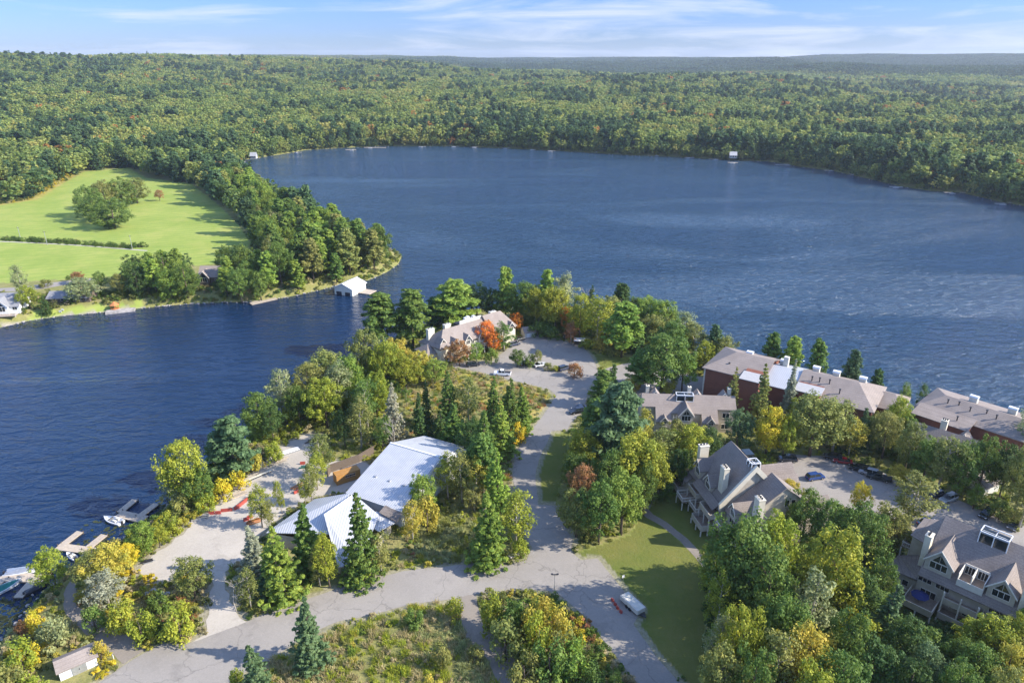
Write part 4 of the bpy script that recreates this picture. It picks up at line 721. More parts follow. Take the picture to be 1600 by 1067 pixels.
# ------------------------------------------------------------------ buildings (local frame: u along the front, v away from it, z absolute)
class Bld:
    def __init__(s, name, label, cat, o, ang, group=None, base=G):
        s.base = base; s.root = empty(name, (o[0], o[1], base), R(ang)); tag(s.root, label, cat, group); s.n = 0; s.roof = MB(); s.wall = MB()
    def add(s, name, mb, mat, parent=None):
        mb.v = [(p[0], p[1], p[2] - s.base) for p in mb.v]; return mb.build(name, mat, parent or s.root)
    def block(s, u0, u1, v0, v1, zf, zr, vr=None, zb=None, hl=0, hr=0, ov=.5, roof=True, bot=None, gov=.35):
        vr = (v0 + v1) / 2 if vr is None else vr; zb = zf if zb is None else zb; bot = s.base - .3 if bot is None else bot
        mf = (zr - zf) / (vr - v0 + 1e-6); mb_ = (zr - zb) / (v1 - vr + 1e-6)
        e = .22
        if hl == 0 and hr == 0:
            s.wall.prism([(u0, v0, bot), (u0, v1, bot), (u0, v1, zb - e), (u0, vr, zr - e), (u0, v0, zf - e)], (u1 - u0, 0, 0))
        else:
            zm = min(zf, zb) - e; s.wall.box(u0, u1, v0, v1, bot, zm)
            if hl == 0: s.wall.prism([(u0, v0, zm), (u0, v1, zm), (u0, vr, zr - e)], (.3, 0, 0))
            if hr == 0: s.wall.prism([(u1 - .3, v0, zm), (u1 - .3, v1, zm), (u1 - .3, vr, zr - e)], (.3, 0, 0))
        if not roof: return
        a0 = u0 - (ov if hl else gov); a1 = u1 + (ov if hr else gov); rl = u0 + hl if hl else a0; rr_ = u1 - hr if hr else a1
        f0, zf0 = v0 - ov, zf - ov * mf; b0, zb0 = v1 + ov, zb - ov * mb_
        s.roof.slab([(a0, f0, zf0), (a1, f0, zf0), (rr_, vr, zr), (rl, vr, zr)], .2)
        s.roof.slab([(rl, vr, zr), (rr_, vr, zr), (a1, b0, zb0), (a0, b0, zb0)], .2)
        if hl: s.roof.slab([(a0, b0, zb0), (a0, f0, zf0), (rl, vr, zr)], .2)
        if hr: s.roof.slab([(a1, f0, zf0), (a1, b0, zb0), (rr_, vr, zr)], .2)
    def close(s, rmat, wmat, fascia=None):
        w_ = s.add('wall', s.wall, wmat); r_ = s.add('roof', s.roof, rmat); s.rf = r_; s.wl = w_; return r_
    def win(s, u, z, w, h, face='f', off=0.0, mull=1, mat=None, par=None):
        # u: centre along the face, z: sill
        fr = MB(); pn = MB(); t_ = .09; x0, x1 = u - w / 2, u + w / 2
        def bx(m_, a, b_, c_, d, d0, d1):
            if face == 'f': m_.box(a, b_, off - d1, off - d0, c_, d)
            elif face == 'b': m_.box(a, b_, off + d0, off + d1, c_, d)
            elif face == 'l': m_.box(off - d1, off - d0, a, b_, c_, d)
            else: m_.box(off + d0, off + d1, a, b_, c_, d)
        bx(fr, x0 - t_, x1 + t_, z - t_, z, -.02, .09); bx(fr, x0 - t_, x1 + t_, z + h, z + h + t_, -.02, .09)
        bx(fr, x0 - t_, x0, z, z + h, -.02, .09); bx(fr, x1, x1 + t_, z, z + h, -.02, .09)
        for k in range(mull): c_ = x0 + w * (k + 1) / (mull + 1); bx(fr, c_ - .04, c_ + .04, z, z + h, -.02, .08)
        bx(pn, x0, x1, z, z + h, -.02, .035)
        f = s.add('window', fr, mat or M['trim'], par); s.add('pane', pn, M['glass'], f); return f
    def chimney(s, u0, u1, v0, v1, zb, zt, mat=None, flues=3, cream='chim'):
        m_ = MB().box(u0, u1, v0, v1, zb, zt - .18).box(u0 - .08, u1 + .08, v0 - .08, v1 + .08, zt - .18, zt); c_ = s.add('chimney', m_, mat or M[cream])
        L = (v1 - v0) > (u1 - u0)
        for k in range(flues):
            f = (k + .5) / flues; cu, cv = ((u0 + u1) / 2, v0 + (v1 - v0) * f) if L else (u0 + (u1 - u0) * f, (v0 + v1) / 2)
            s.add('flue', MB().tube([(cu, cv, zt), (cu, cv, zt + .32)], [.13, .13], 8).tube([(cu, cv, zt + .32), (cu, cv, zt + .45)], [.24, .22], 8), M['dark'], c_)
        return c_
    def dormer(s, u0, u1, vf, vb, zb, ze, zr, front=True, win=True, wall='siding', roofm='shingle', tri=True):
        um = (u0 + u1) / 2; w_ = MB().prism([(u0, vf, zb), (u1, vf, zb), (u1, vf, ze - .1), (um, vf, zr - .15), (u0, vf, ze - .1)], (0, vb - vf, 0)); d = s.add('dormer', w_, M[wall])
        sl_ = (zr - ze) / (um - u0); o = .35; r_ = MB()
        r_.slab([(u0 - o, vf - .4, ze - o * sl_), (um, vf - .4, zr), (um, vb, zr), (u0 - o, vb, ze - o * sl_)], .14)
        r_.slab([(um, vf - .4, zr), (u1 + o, vf - .4, ze - o * sl_), (u1 + o, vb, ze - o * sl_), (um, vb, zr)], .14)
        s.add('dormer_roof', r_, M[roofm], d)
        tr = MB()
        for a, b_ in (((u0 - o, ze - o * sl_), (um, zr)), ((um, zr), (u1 + o, ze - o * sl_))):
            tr.prism([(a[0], vf - .43, a[1] - .3), (b_[0], vf - .43, b_[1] - .3), (b_[0], vf - .43, b_[1] + .02), (a[0], vf - .43, a[1] + .02)], (0, .08, 0))
        s.add('bargeboard', tr, M['trim'], d)
        if win:
            W_ = (u1 - u0) * .62; hgt = (ze - zb) * .52; f = s.win(um, ze - hgt - .35, W_, hgt, 'f', vf, 2, par=d)
            if tri:
                z0 = ze - .12; hh_ = (zr - z0) * .55; p = MB().prism([(um - W_ * .42, vf - .05, z0), (um - .06, vf - .05, z0), (um - .06, vf - .05, z0 + hh_)], (0, .06, 0)); p.prism([(um + .06, vf - .05, z0), (um + W_ * .42, vf - .05, z0), (um + .06, vf - .05, z0 + hh_)], (0, .06, 0))
                s.add('gable_glass', p, M['glass'], d)
        return d
    def deck(s, u0, u1, v0, v1, z, rail=1.05, solid=True, posts=True, sides='flr', roofed=None, mat='siding'):
        d = s.add('deck', MB().box(u0, u1, v0, v1, z - .28, z), M['deckwood']); r_ = MB(); t_ = .08
        def seg(a, b_):
            if a[0] == b_[0]: bxs = (a[0] - t_ / 2, a[0] + t_ / 2, min(a[1], b_[1]), max(a[1], b_[1]))
            else: bxs = (min(a[0], b_[0]), max(a[0], b_[0]), a[1] - t_ / 2, a[1] + t_ / 2)
            if solid: r_.box(*bxs, z - .3, z + rail - .12)
            else:
                r_.box(*bxs, z + .12, z + .2)
                n = max(2, int(math.hypot(b_[0] - a[0], b_[1] - a[1]) / .35))
                for k in range(n + 1):
                    q = (a[0] + (b_[0] - a[0]) * k / n, a[1] + (b_[1] - a[1]) * k / n); r_.box(q[0] - .025, q[0] + .025, q[1] - .025, q[1] + .025, z, z + rail - .1)
            r_.box(bxs[0] - .04, bxs[1] + .04, bxs[2] - .04, bxs[3] + .04, z + rail - .1, z + rail)
        if 'f' in sides: seg((u0, v0), (u1, v0))
        if 'l' in sides: seg((u0, v0 + .05), (u0, v1))
        if 'r' in sides: seg((u1, v0 + .05), (u1, v1))
        s.add('railing', r_, M['trim'] if not solid else M[mat], d)
        if posts:
            for pu in ([u0, u1] if u1 - u0 < 4.5 else [u0, (u0 + u1) / 2, u1]): s.add('post', MB().box(pu - .11, pu + .11, v0 - .11, v0 + .11, s.base - .3, (roofed or z) - .3), M['trim'], d)
        return d
    def solarium(s, u0, u1, v0, v1, z0, z1):
        f = MB(); t_ = .16; n = 2
        for a in (v0, v1):
            f.box(u0, u1, a - t_ / 2, a + t_ / 2, z1 - t_, z1); f.box(u0, u1, a - t_ / 2, a + t_ / 2, z0, z0 + t_)
            for k in range(n + 1): c_ = u0 + (u1 - u0) * k / n; f.box(c_ - t_ / 2, c_ + t_ / 2, a - t_ / 2, a + t_ / 2, z0 + t_, z1 - t_)
        for a in (u0, u1): f.box(a - t_ / 2, a + t_ / 2, v0 + t_ / 2, v1 - t_ / 2, z1 - t_, z1); f.box(a - t_ / 2, a + t_ / 2, v0 + t_ / 2, v1 - t_ / 2, z0, z0 + t_)
        r_ = s.add('skylight', f, M['white']); s.add('pane', MB().box(u0 + .1, u1 - .1, v0 + .1, v1 - .1, z0, z1 - .5), M['glass'], r_)
        s.add('mullion', MB().box((u0 + u1) / 2 - .05, (u0 + u1) / 2 + .05, v0 + .1, v1 - .1, z1 - .5, z1 - .4).box(u0 + .1, u1 - .1, (v0 + v1) / 2 - .04, (v0 + v1) / 2 + .04, z1 - .52, z1 - .42), M['white'], r_)

# condominium at the lower right (terrace let into the front roof)
b_ = Bld('condominium', 'grey-brown condominium with glass rooftop skylight and two gabled dormers, lower right corner', 'condominium', GO, GA, 'shingled condominiums')
zf, zr, vr = 9.3, 17.0, 10.4; sl_ = (zr - zf) / vr
b_.wall.prism([(0, .6, 2.7), (0, 20, 2.7), (0, 20, 9.0), (0, vr, zr - .3), (0, 8.2, 9.3 + 8.2 * sl_ - .3), (0, 8.2, 9.2), (0, .6, 9.2)], (25, 0, 0))
def rz_(v): return zf + sl_ * v
for (a, c_, v0, v1) in ((0, 6.0, -.3, vr), (10.2, 26, -.3, vr), (6.0, 10.2, -.3, .9), (6.0, 10.2, 4.4, vr)): b_.roof.slab([(a, v0, rz_(v0)), (c_, v0, rz_(v0)), (c_, v1, rz_(v1)), (a, v1, rz_(v1))], .2)
b_.roof.slab([(0, vr, zr), (26, vr, zr), (26, 21, 9.0), (0, 21, 9.0)], .2)
b_.roof.slab([(0, vr, zr), (0, 15.5, 13.2), (-4.2, 14.5, 12.2), (-4.2, 6.6, 12.2), (0, 4.6, 12.7)], .2)
b_.wall.box(-3.8, -.01, 6.6, 14.4, 2.7, 12.05)
b_.roof.slab([(-.02, 6.5, 9.6), (-5.2, 5.5, 7.3), (-6, 1.0, 6.4), (.0, -.2, 7.8), (-.02, 1.2, 9.0)], .2); b_.wall.box(-5.3, -.02, 1.3, 6.5, 2.7, 6.3)
b_.close(M['shingle'], M['siding'])
tr = MB().box(6.05, 10.15, .95, 4.35, 10.3, 10.5); tf = b_.add('terrace', tr, M['deckwood'])
b_.add('terrace_wall', MB().box(6.0, 6.12, .6, 4.4, 10.5, 12.5).box(10.08, 10.2, .6, 4.4, 10.5, 12.5).box(8.0, 8.16, 1.0, 4.3, 10.5, 12.6).box(6.12, 10.08, 4.28, 4.4, 10.5, 12.7).box(6.0, 10.2, .5, .62, 9.9, 11.3), M['trim'], tf)
for uu in (7.05, 9.15): b_.win(uu, 10.7, 1.5, 1.6, 'f', 4.28, 2)
b_.dormer(.3, 4.9, 1.1, 8.0, 10.0, 12.6, 15.3); b_.dormer(10.6, 14.9, 1.1, 7.6, 10.0, 12.5, 15.0)
b_.chimney(-1.0, .1, 2.6, 4.4, 9, 16.0); b_.chimney(15.5, 16.8, 1.0, 3.2, 5, 16.0)
b_.solarium(6.3, 10.9, 8.4, 10.9, 15.2, 18.0)
b_.block(12, 15, 13, 19, 13.5, 16, 16) if False else None
b_.dormer(13.5, 17, 10.6, 15, 14, 15.6, 17.4, win=False, wall='trim')
for (uu, ww, z0, hh_) in ((1.2, 2.2, 7.5, 1.0), (4.2, 2.2, 7.5, 1.0), (13, 2.4, 7.5, 1.0), (16.3, 2.0, 7.5, 1.0), (2.2, 2.6, 3.9, 2.1), (6.8, 1.6, 4.6, 1.2), (9.4, 2.4, 4.3, 1.7), (13.4, 2.4, 4.4, 1.4)): b_.win(uu, z0, ww, hh_, 'f', .6, 2)
b_.win(-2.0, 4.3, 1.0, 1.2, 'f', 1.3, 0); b_.win(-4.3, 4.0, 1.5, 1.8, 'f', 1.3, 1); b_.win(8, 8.8, 1.0, 2.0, 'l', -3.8, 0)
b_.deck(-.6, 4.4, -4.6, .55, 4.6); b_.deck(5.0, 10.6, -1.6, .55, 6.6, roofed=9.2); b_.deck(5.0, 10.6, -2.6, .55, 3.9); b_.deck(11.2, 17, -1.6, .55, 6.4)
b_.deck(-3.9, -.3, .0, 1.2, 3.6, solid=False); b_.deck(-5.4, -3.9, 7.2, 10.2, 8.6, solid=False, sides='fl')
par = empty('patio_umbrella', (0, 0, 0)); x, y = (GO[0] + 1.6 * math.cos(R(GA)) + 2.3 * math.sin(R(GA)), GO[1] + 1.6 * math.sin(R(GA)) - 2.3 * math.cos(R(GA))); par.location = (x, y, 4.6)
cnp = MB(); ring = [(1.6 * math.cos(k * math.pi / 4), 1.6 * math.sin(k * math.pi / 4), 1.75) for k in range(8)]
for k in range(8): cnp.face([ring[k], ring[(k + 1) % 8], (0, 0, 2.35)]); cnp.face([(ring[(k + 1) % 8][0] * .99, ring[(k + 1) % 8][1] * .99, 1.70), (ring[k][0] * .99, ring[k][1] * .99, 1.70), (0, 0, 2.3)]); cnp.face([ring[(k + 1) % 8], ring[k], (ring[k][0] * .99, ring[k][1] * .99, 1.70), (ring[(k + 1) % 8][0] * .99, ring[(k + 1) % 8][1] * .99, 1.70)])
cnp.build('canopy', M['navy'], par); MB().tube([(0, 0, 0), (0, 0, 2.3)], [.03, .03], 6).build('pole', M['dark'], par); tag(par, 'dark blue patio umbrella on the lowest condominium deck', 'umbrella')

# steep-roofed condominium right of the lawn
F2 = (FO[0] + 13 * math.cos(R(FA)), FO[1] + 13 * math.sin(R(FA))); FA2 = FA - 180
b_ = Bld('condominium', 'steep gabled condominium with cream firewall parapet beside the curving footpath', 'condominium', F2, FA2, 'shingled condominiums')
b_.block(-1, 13.6, .6, 16.5, 10.0, 19.0, 7.4, 9.8, hl=3.2, ov=.7)
b_.block(14.2, 19.6, 1.8, 17.2, 9.8, 17.4, 11.2, 12.6, ov=.6)
b_.block(-4.6, -.5, -1.0, 5.5, 7.6, 9.4, hl=1.5, ov=.5)
b_.roof.slab([(2.9, -1.3, 9.0), (13.4, -1.3, 9.0), (13.4, .3, 10.3), (2.9, .3, 10.3)], .15)
for uc, va in ((2.5, 23.5), (7.2, 22.0), (16.2, 24.0)):
    b_.roof.slab([(uc - 2.5, 15, 9.4), (uc, 15, 11.8), (uc, va, 11.8), (uc - 2.5, va, 9.4)], .18); b_.roof.slab([(uc, 15, 11.8), (uc + 2.5, 15, 9.4), (uc + 2.5, va, 9.4), (uc, va, 11.8)], .18)
    b_.wall.prism([(uc - 2.2, 16.6, 2.7), (uc + 2.2, 16.6, 2.7), (uc + 2.2, 16.6, 9.4), (uc, 16.6, 11.5), (uc - 2.2, 16.6, 9.4)], (0, va - 17.0, 0))
b_.close(M['shingle'], M['siding'])
b_.add('firewall', MB().prism([(13.62, .0, 9.0), (13.62, 7.4, 18.0), (13.62, 16.6, 8.6), (13.62, 16.6, 9.9), (13.62, 7.4, 19.5), (13.62, -.2, 10.7)], (.56, 0, 0)), M['chim'])
b_.dormer(.2, 3.0, .4, 5.5, 9.6, 12.6, 14.6); b_.dormer(5.6, 8.6, .4, 5.0, 9.6, 12.0, 13.9); b_.dormer(16.3, 18.7, 1.2, 7.0, 9.2, 11.8, 13.4)
b_.chimney(-1.9, -.6, 1.6, 3.8, 8, 16.3); b_.chimney(9.4, 11.3, 1.6, 2.8, 8, 17.6); b_.chimney(19.9, 21.8, 4.2, 5.6, 2.8, 16.4)
b_.solarium(10.9, 13.0, 6.8, 8.8, 17.6, 19.5)
b_.add('skylight', MB().box(3.5, 6.0, 9.4, 11.4, 16.0, 17.2), M['glass'])
for uu in (4.2, 11.4): b_.win(uu, 10.0 + (0), .01, .01, 'f', .5, 0) if False else None
b_.wl
for uu, z0 in ((1.8, 7.2), (5.2, 7.2), (8.6, 7.2), (11.8, 7.2), (1.8, 4.2), (5.2, 4.2), (8.6, 4.2), (11.8, 4.2)): b_.win(uu, z0 - .3, 2.0, 1.7, 'f', .6, 1)
b_.win(-3.0, 5.4, 1.8, 1.6, 'f', -1.0, 2); b_.win(12.0, 12.6, 1.0, 1.5, 'r', 19.6, 0); b_.win(13.4, 12.6, 1.0, 1.5, 'r', 19.6, 0); b_.win(8.5, 8.6, 1.4, 1.4, 'r', 19.6, 1)
b_.win(16.9, 7.2, 2.4, 1.5, 'f', 1.8, 2)
for a in (((1.2, 4.4), -4.0, 5.2), ((4.9, 8.6), -2.6, 5.0), ((9.2, 14.2), -3.8, 4.6), ((9.2, 14.2), -2.2, 7.4), ((-4.6, -.8), -3.0, 4.6), ((14.6, 18.6), -1.2, 6.8), ((2.0, 6.4), -1.8, 7.5)): b_.deck(a[0][0], a[0][1], a[1], .5, a[2], solid=(a[2] > 7 or a[2] < 4.8))

# condominium behind the trees in the middle
b_ = Bld('condominium', 'brown roofed condominium with two long roof slopes behind the golden tree', 'condominium', CO, CA, 'shingled condominiums')
for (a, c_, vf) in ((0, 3.6, -1.2), (3.6, 7.8, -4.8), (7.8, 16.0, -2.6), (16.0, 20.4, -4.8), (20.4, 25.6, -1.4)):
    zz = 13 - (2 - vf) * .78
    b_.roof.slab([(a, vf, zz), (c_, vf, zz), (c_, 2, 13), (a, 2, 13)], .2); b_.wall.prism([(a + .02, vf + .5, 2.7), (a + .02, 8, 2.7), (a + .02, 8, 8.0), (a + .02, 2, 12.7), (a + .02, vf + .5, zz + .1)], (c_ - a - .04, 0, 0))
b_.roof.slab([(0, 2, 13), (25.6, 2, 13), (25.6, 9, 7.6), (0, 9, 7.6)], .2); b_.close(M['shingle2'], M['siding'])
b_.dormer(4.9, 6.7, -4.9, -3.2, 7.0, 8.4, 9.5); b_.dormer(17.4, 19.2, -4.9, -3.2, 7.0, 8.4, 9.5); b_.dormer(9.8, 13.6, -4.0, 1.0, 7.0, 9.8, 12.2)
b_.solarium(9.4, 14.0, .2, 2.2, 11.6, 13.6)
b_.add('lattice', MB().box(8.0, 8.12, -5, -4.9, 3, 10).box(8.9, 9.02, -5, -4.9, 3, 10), M['trim'])
for k in range(16): b_.add('rung', MB().box(8.12, 8.9, -4.98, -4.92, 3.4 + k * .42, 3.5 + k * .42), M['trim']) if k % 2 == 0 else None
for uu in (1.4, 13, 24): b_.chimney(uu, uu + .9, 4.0, 5.0, 8, 14.2, flues=1)
for uu in (2.8, 14.5, 21.8): b_.dormer(uu, uu + 2.2, 2.6, 5, 11, 12.2, 13.6, win=False, wall='trim', roofm='shingle2')
for uu, z0, of in ((1.8, 7.6, -.7), (5.7, 4.6, -4.3), (11.8, 4.4, -2.1), (18.2, 4.6, -4.3), (23, 7.6, -.9), (23, 4.2, -.9)): b_.win(uu, z0, 1.8, 1.4, 'f', of, 1)

# long brick apartment building and its neighbour
b_ = Bld('brick_apartments', 'long red brick apartment building with taupe roof along the lake shore', 'apartment building', DO, DA, 'brick apartment buildings')
b_.block(0, 17, .3, 19, 14.0, 16.9, 10, 14.0, hl=6, ov=.7); b_.block(26, 46, 1.0, 19, 12.9, 16.2, 10, 12.9, hr=5.5, ov=.7); b_.block(45.5, 52.5, 9.5, 21, 10.8, 13.0, hr=3, ov=.5)
b_.wall.box(17, 26, 1.2, 18.5, 2.7, 12.6); b_.wall.prism([(11.6, -2.6, 2.7), (11.6, 3.5, 2.7), (11.6, 3.5, 15.4), (11.6, -2.6, 14.3)], (5.4, 0, 0)); b_.wall.prism([(26.5, -.8, 2.7), (26.5, 4, 2.7), (26.5, 4, 15.0), (26.5, -.8, 14.1)], (6.5, 0, 0))
b_.close(M['shingle2'], M['brick'])
b_.add('metal_roof', MB().slab([(17.05, .6, 12.9), (25.95, .6, 12.9), (25.95, 10, 15.6), (17.05, 10, 15.6)], .2).slab([(17.05, 10, 15.6), (25.95, 10, 15.6), (25.95, 19, 12.9), (17.05, 19, 12.9)], .2), M['corr'])
b_.add('tower_roof', MB().slab([(11.3, -3.0, 14.5), (17.3, -3.0, 14.5), (17.3, 1.4, 15.3), (11.3, 1.4, 15.3)], .2).slab([(26.2, -1.2, 14.3), (33.3, -1.2, 14.3), (33.3, 3.0, 15.1), (26.2, 3.0, 15.1)], .2), M['greyroof2'])
b_.add('corner_strip', MB().box(-.12, .3, .12, .5, 2.7, 13.7), M['cream'])  # narrow cream strip up the left front corner
for uu, v0, ww in ((8, 13.0, 1.8), (18.3, 12.6, 1.6), (27.5, 13.0, 1.8), (33, 13.0, 1.8), (40, 13.0, 1.8)):
    c_ = b_.add('roof_vent_box', MB().box(uu, uu + ww, v0, v0 + 1.6, 14, 16.1), M['cream']); b_.add('rounded_cap', MB().prism([(uu - .1, v0 - .1, 16.1), (uu - .1, v0 + 1.7, 16.1), (uu - .1, v0 + 1.4, 16.5), (uu - .1, v0 + .2, 16.5)], (ww + .2, 0, 0)), M['white'], c_)
b_.add('chimney', MB().box(19.4, 20.8, 11.6, 12.9, 14, 18.0), M['cream'])
for uu, vv in ((6, 4), (29, 6.4), (31, 6.6), (33.6, 6.8), (37, 4.0)): zz = 13.2 + vv * .33; b_.add('roof_vent', MB().tube([(uu, vv, zz - .5), (uu, vv, zz + .8)], [.16, .16], 7).tube([(uu, vv, zz + .8), (uu, vv, zz + 1.0)], [.32, .28], 7), M['dark'])
for uu, z0 in ((19.5, 6.5), (23.5, 6.5), (36, 6.5), (40, 6.5), (43.5, 6.5)): b_.win(uu, z0, 1.3, 1.3, 'f', 1.2 if 17 < uu < 26 else 1.0, 1)
for vv in (5, 9, 13):
    for z0 in (4.5, 7.5, 10.2): b_.win(vv, z0, 1.3, 1.3, 'r', 46, 1)
b_ = Bld('brick_apartments', 'red brick apartment building with broad taupe roof at the right edge', 'apartment building', EO, EA, 'brick apartment buildings')
b_.block(-1.0, 27, 5, 21, 12.2, 14.8, 11.5, 12.2, hl=4.5, ov=.6); b_.block(-.2, 12.8, .6, 6, 12.0, 13.0, 5.9, 12.9, ov=.6)
b_.close(M['shingle2'], M['brick'])
for uu in (8.5, 17.5): c_ = b_.add('roof_vent_box', MB().box(uu, uu + 1.9, 13.5, 15.0, 12, 15.6), M['cream']); b_.add('rounded_cap', MB().prism([(uu - .1, 13.4, 15.6), (uu - .1, 15.1, 15.6), (uu - .1, 14.8, 15.95), (uu - .1, 13.7, 15.95)], (2.1, 0, 0)), M['white'], c_)
for uu, vv in ((5, 9), (7.5, 9.5), (10.5, 8.6), (14, 9.6), (16.5, 8.8), (9.5, 3)): zz = 12.3 + vv * .2; b_.add('roof_vent', MB().tube([(uu, vv, zz - .5), (uu, vv, zz + .7)], [.15, .15], 7).tube([(uu, vv, zz + .7), (uu, vv, zz + .9)], [.3, .27], 7), M['dark'])
for uu in (2, 6, 10, 16, 20, 24): b_.win(uu, 5.5, 1.3, 1.3, 'f', .6 if uu < 12 else 5, 1)

# shingled building on the point
b_ = Bld('condominium', 'brown roofed lakeside condominium on the point beside two orange maples', 'condominium', BO, BA, 'shingled condominiums')
b_.block(-4, 18, -4.6, 7.5, 9.6, 13.4, 0, 8.2, hl=4.5, ov=.6); b_.block(18, 29, -5.0, 7.5, 9.8, 14.4, 0, 8.2, ov=.5, hr=3)
b_.block(-7.5, -4, -2, 5, 7.0, 9.0, hl=2.5, ov=.5); b_.close(M['shingle2'], M['chim'])
b_.add('parapet', MB().box(8, 17.6, .4, .8, 12.2, 14.4), M['cream']); b_.add('roof_well', MB().box(8, 17.6, .8, 4.2, 12.0, 12.9), M['dark'])
for uu, vv in ((11.5, 2.0), (13, 2.6), (15, 1.8)): b_.add('roof_unit', MB().box(uu, uu + 1.0, vv, vv + 1.0, 12.9, 14.3), M['white'])
for uu in (-3.5, 3.5, 14.5, 24): b_.chimney(uu, uu + 2.6, 3.0, 4.4, 7, 13.3, flues=2, cream='cream')
for uu in (.5, 6.0, 12.0, 25.5): b_.dormer(uu, uu + 2.6, -5.3, -1.5, 7.0, 9.6, 11.4, wall='cream', roofm='shingle2')
b_.dormer(-3.2, -1.0, -3.6, -.5, 9.0, 10.4, 11.8, wall='cream', roofm='shingle2')
for uu in (-1.5, 2, 5, 9, 15, 20, 24): b_.win(uu, 4.2, 1.5, 1.4, 'f', -4.6 if uu < 18 else -5.0, 1)
for uu in (4.2, 9.5, 16, 22): b_.win(uu, 7.3, 1.4, 1.2, 'f', -4.6 if uu < 18 else -5.0, 1)
b_.deck(6.0, 10, -7.0, -4.65, 6.2, solid=False); b_.deck(13, 17.5, -7, -4.65, 6.2, solid=False)

# small shingled roof between the brick buildings, and the garage hut
o_ = W(1436, 660, 12.5)
b_ = Bld('condominium', 'dark roofed condominium with one cream chimney, half hidden before the right brick building', 'condominium', o_, -43, 'shingled condominiums')
b_.block(-.5, 13.5, -5, 5, 8.5, 12.5, 0, 8.5, ov=.5); b_.close(M['shingle'], M['siding']); b_.chimney(4.6, 6.0, .8, 2.2, 8, 14.6); b_.dormer(9, 11.4, .8, 4, 10, 11.2, 12.8, win=False, wall='trim')
for uu in (2, 6, 10): b_.win(uu, 4.4, 1.5, 1.4, 'f', -5, 1); b_.win(uu, 7.0 - .2, 1.3, 1.1, 'f', -5, 1)
b_ = Bld('garage', 'small tan garage with brown roof behind the trees at the right edge', 'garage', W(1536, 776, G), 25)
b_.block(0, 5.5, 0, 5, 5.8, 7.6, ov=.4); b_.close(M['shingle2'], M['cream']); b_.add('door', MB().box(1.2, 4.2, -.08, .02, 2.75, 5.2), M['trim'])

# metal-roofed hall in two offset halves
b_ = Bld('boat_storage_hall', 'large metal roofed storage hall, the upper hall with corrugated gable roof', 'storage hall', HO, HA)
b_.wall.prism([(.2, .3, 2.7), (.2, 29, 2.7), (.2, 29, 7.8), (.2, 17, 11.7), (.2, .3, 7.8)], (14.4, 0, 0)); 
b_.roof.slab([(-.3, -.2, 8.0), (15.2, -.2, 8.0), (14.2, 17, 12.0), (-.3, 17, 12.0)], .18); b_.roof.slab([(-.3, 17, 12.0), (14.2, 17, 12.0), (13.2, 29.6, 8.0), (1.0, 29.6, 8.0)], .18)
b_.close(M['corr'], M['white']); b_.add('ridge_cap', MB().box(-.35, 14.3, 16.75, 17.25, 11.95, 12.12), M['white']); b_.add('gutter', MB().box(-.3, 15.2, -.38, -.22, 7.75, 7.95), M['white'])
for uu in (3, 7, 11): b_.add('vent_strip', MB().box(uu, uu + .5, 6, 6.5, 9.4, 9.75), M['cap'])
P3 = lambda px, py, z: (*W(px, py, z), z)
b_ = Bld('boat_storage_hall', 'lower metal roofed storage hall with pale split roof behind the row of spruces', 'storage hall', (0, 0), 0)
A = P3(415, 832, 6.6); B_ = P3(494, 780, 6.6); C_ = P3(547, 770, 9.2); Rg = P3(505, 832, 9.6); E_ = P3(462, 834, 7.4)
D1 = P3(601, 822, 8.0); E1 = P3(622, 814, 6.0); F1 = P3(583, 806, 7.4)
b_.roof.slab([A, P3(520, 834, 7.6), C_, P3(492, 779, 6.6)], .18)
b_.roof.slab([P3(506, 803, 9.9), P3(552, 771, 9.9), P3(592, 804, 7.6), P3(560, 885, 5.6), P3(528, 885, 5.6)], .18)
b_.roof.slab([P3(588, 798, 6.8), P3(620, 815, 6.0), P3(592, 830, 5.8), P3(570, 818, 6.6)], .18)
def lower(p, d=.3): return (p[0], p[1], p[2] - d)
cen = Vector(P3(520, 815, 6)); ring = [A, P3(492, 779, 6.6), P3(549, 771, 6.6), P3(592, 804, 6.4), P3(614, 815, 5.8), P3(560, 883, 5.4), P3(528, 883, 5.4), P3(480, 842, 6.4)]
ringi = [tuple(Vector(p).lerp(Vector((cen.x, cen.y, p[2])), .04)) for p in ring]
wl = MB()
for k in range(len(ringi)):
    a, c_ = ringi[k], ringi[(k + 1) % len(ringi)]; wl.face([(a[0], a[1], 2.7), (c_[0], c_[1], 2.7), (c_[0], c_[1], c_[2] - .25), (a[0], a[1], a[2] - .25)])
b_.wall = wl; b_.close(M['corr'], M['siding'])
b_.add('lean_to_roof', MB().slab([P3(602, 789, 8.2), P3(628, 802, 7.6), P3(620, 816, 6.2), P3(592, 800, 7.2)], .15), M['shingle'])
for ch in b_.root.children: ch.data.transform(Matrix.Translation((40, -125, 0)))
b_.root.location = (-40, 125, G)

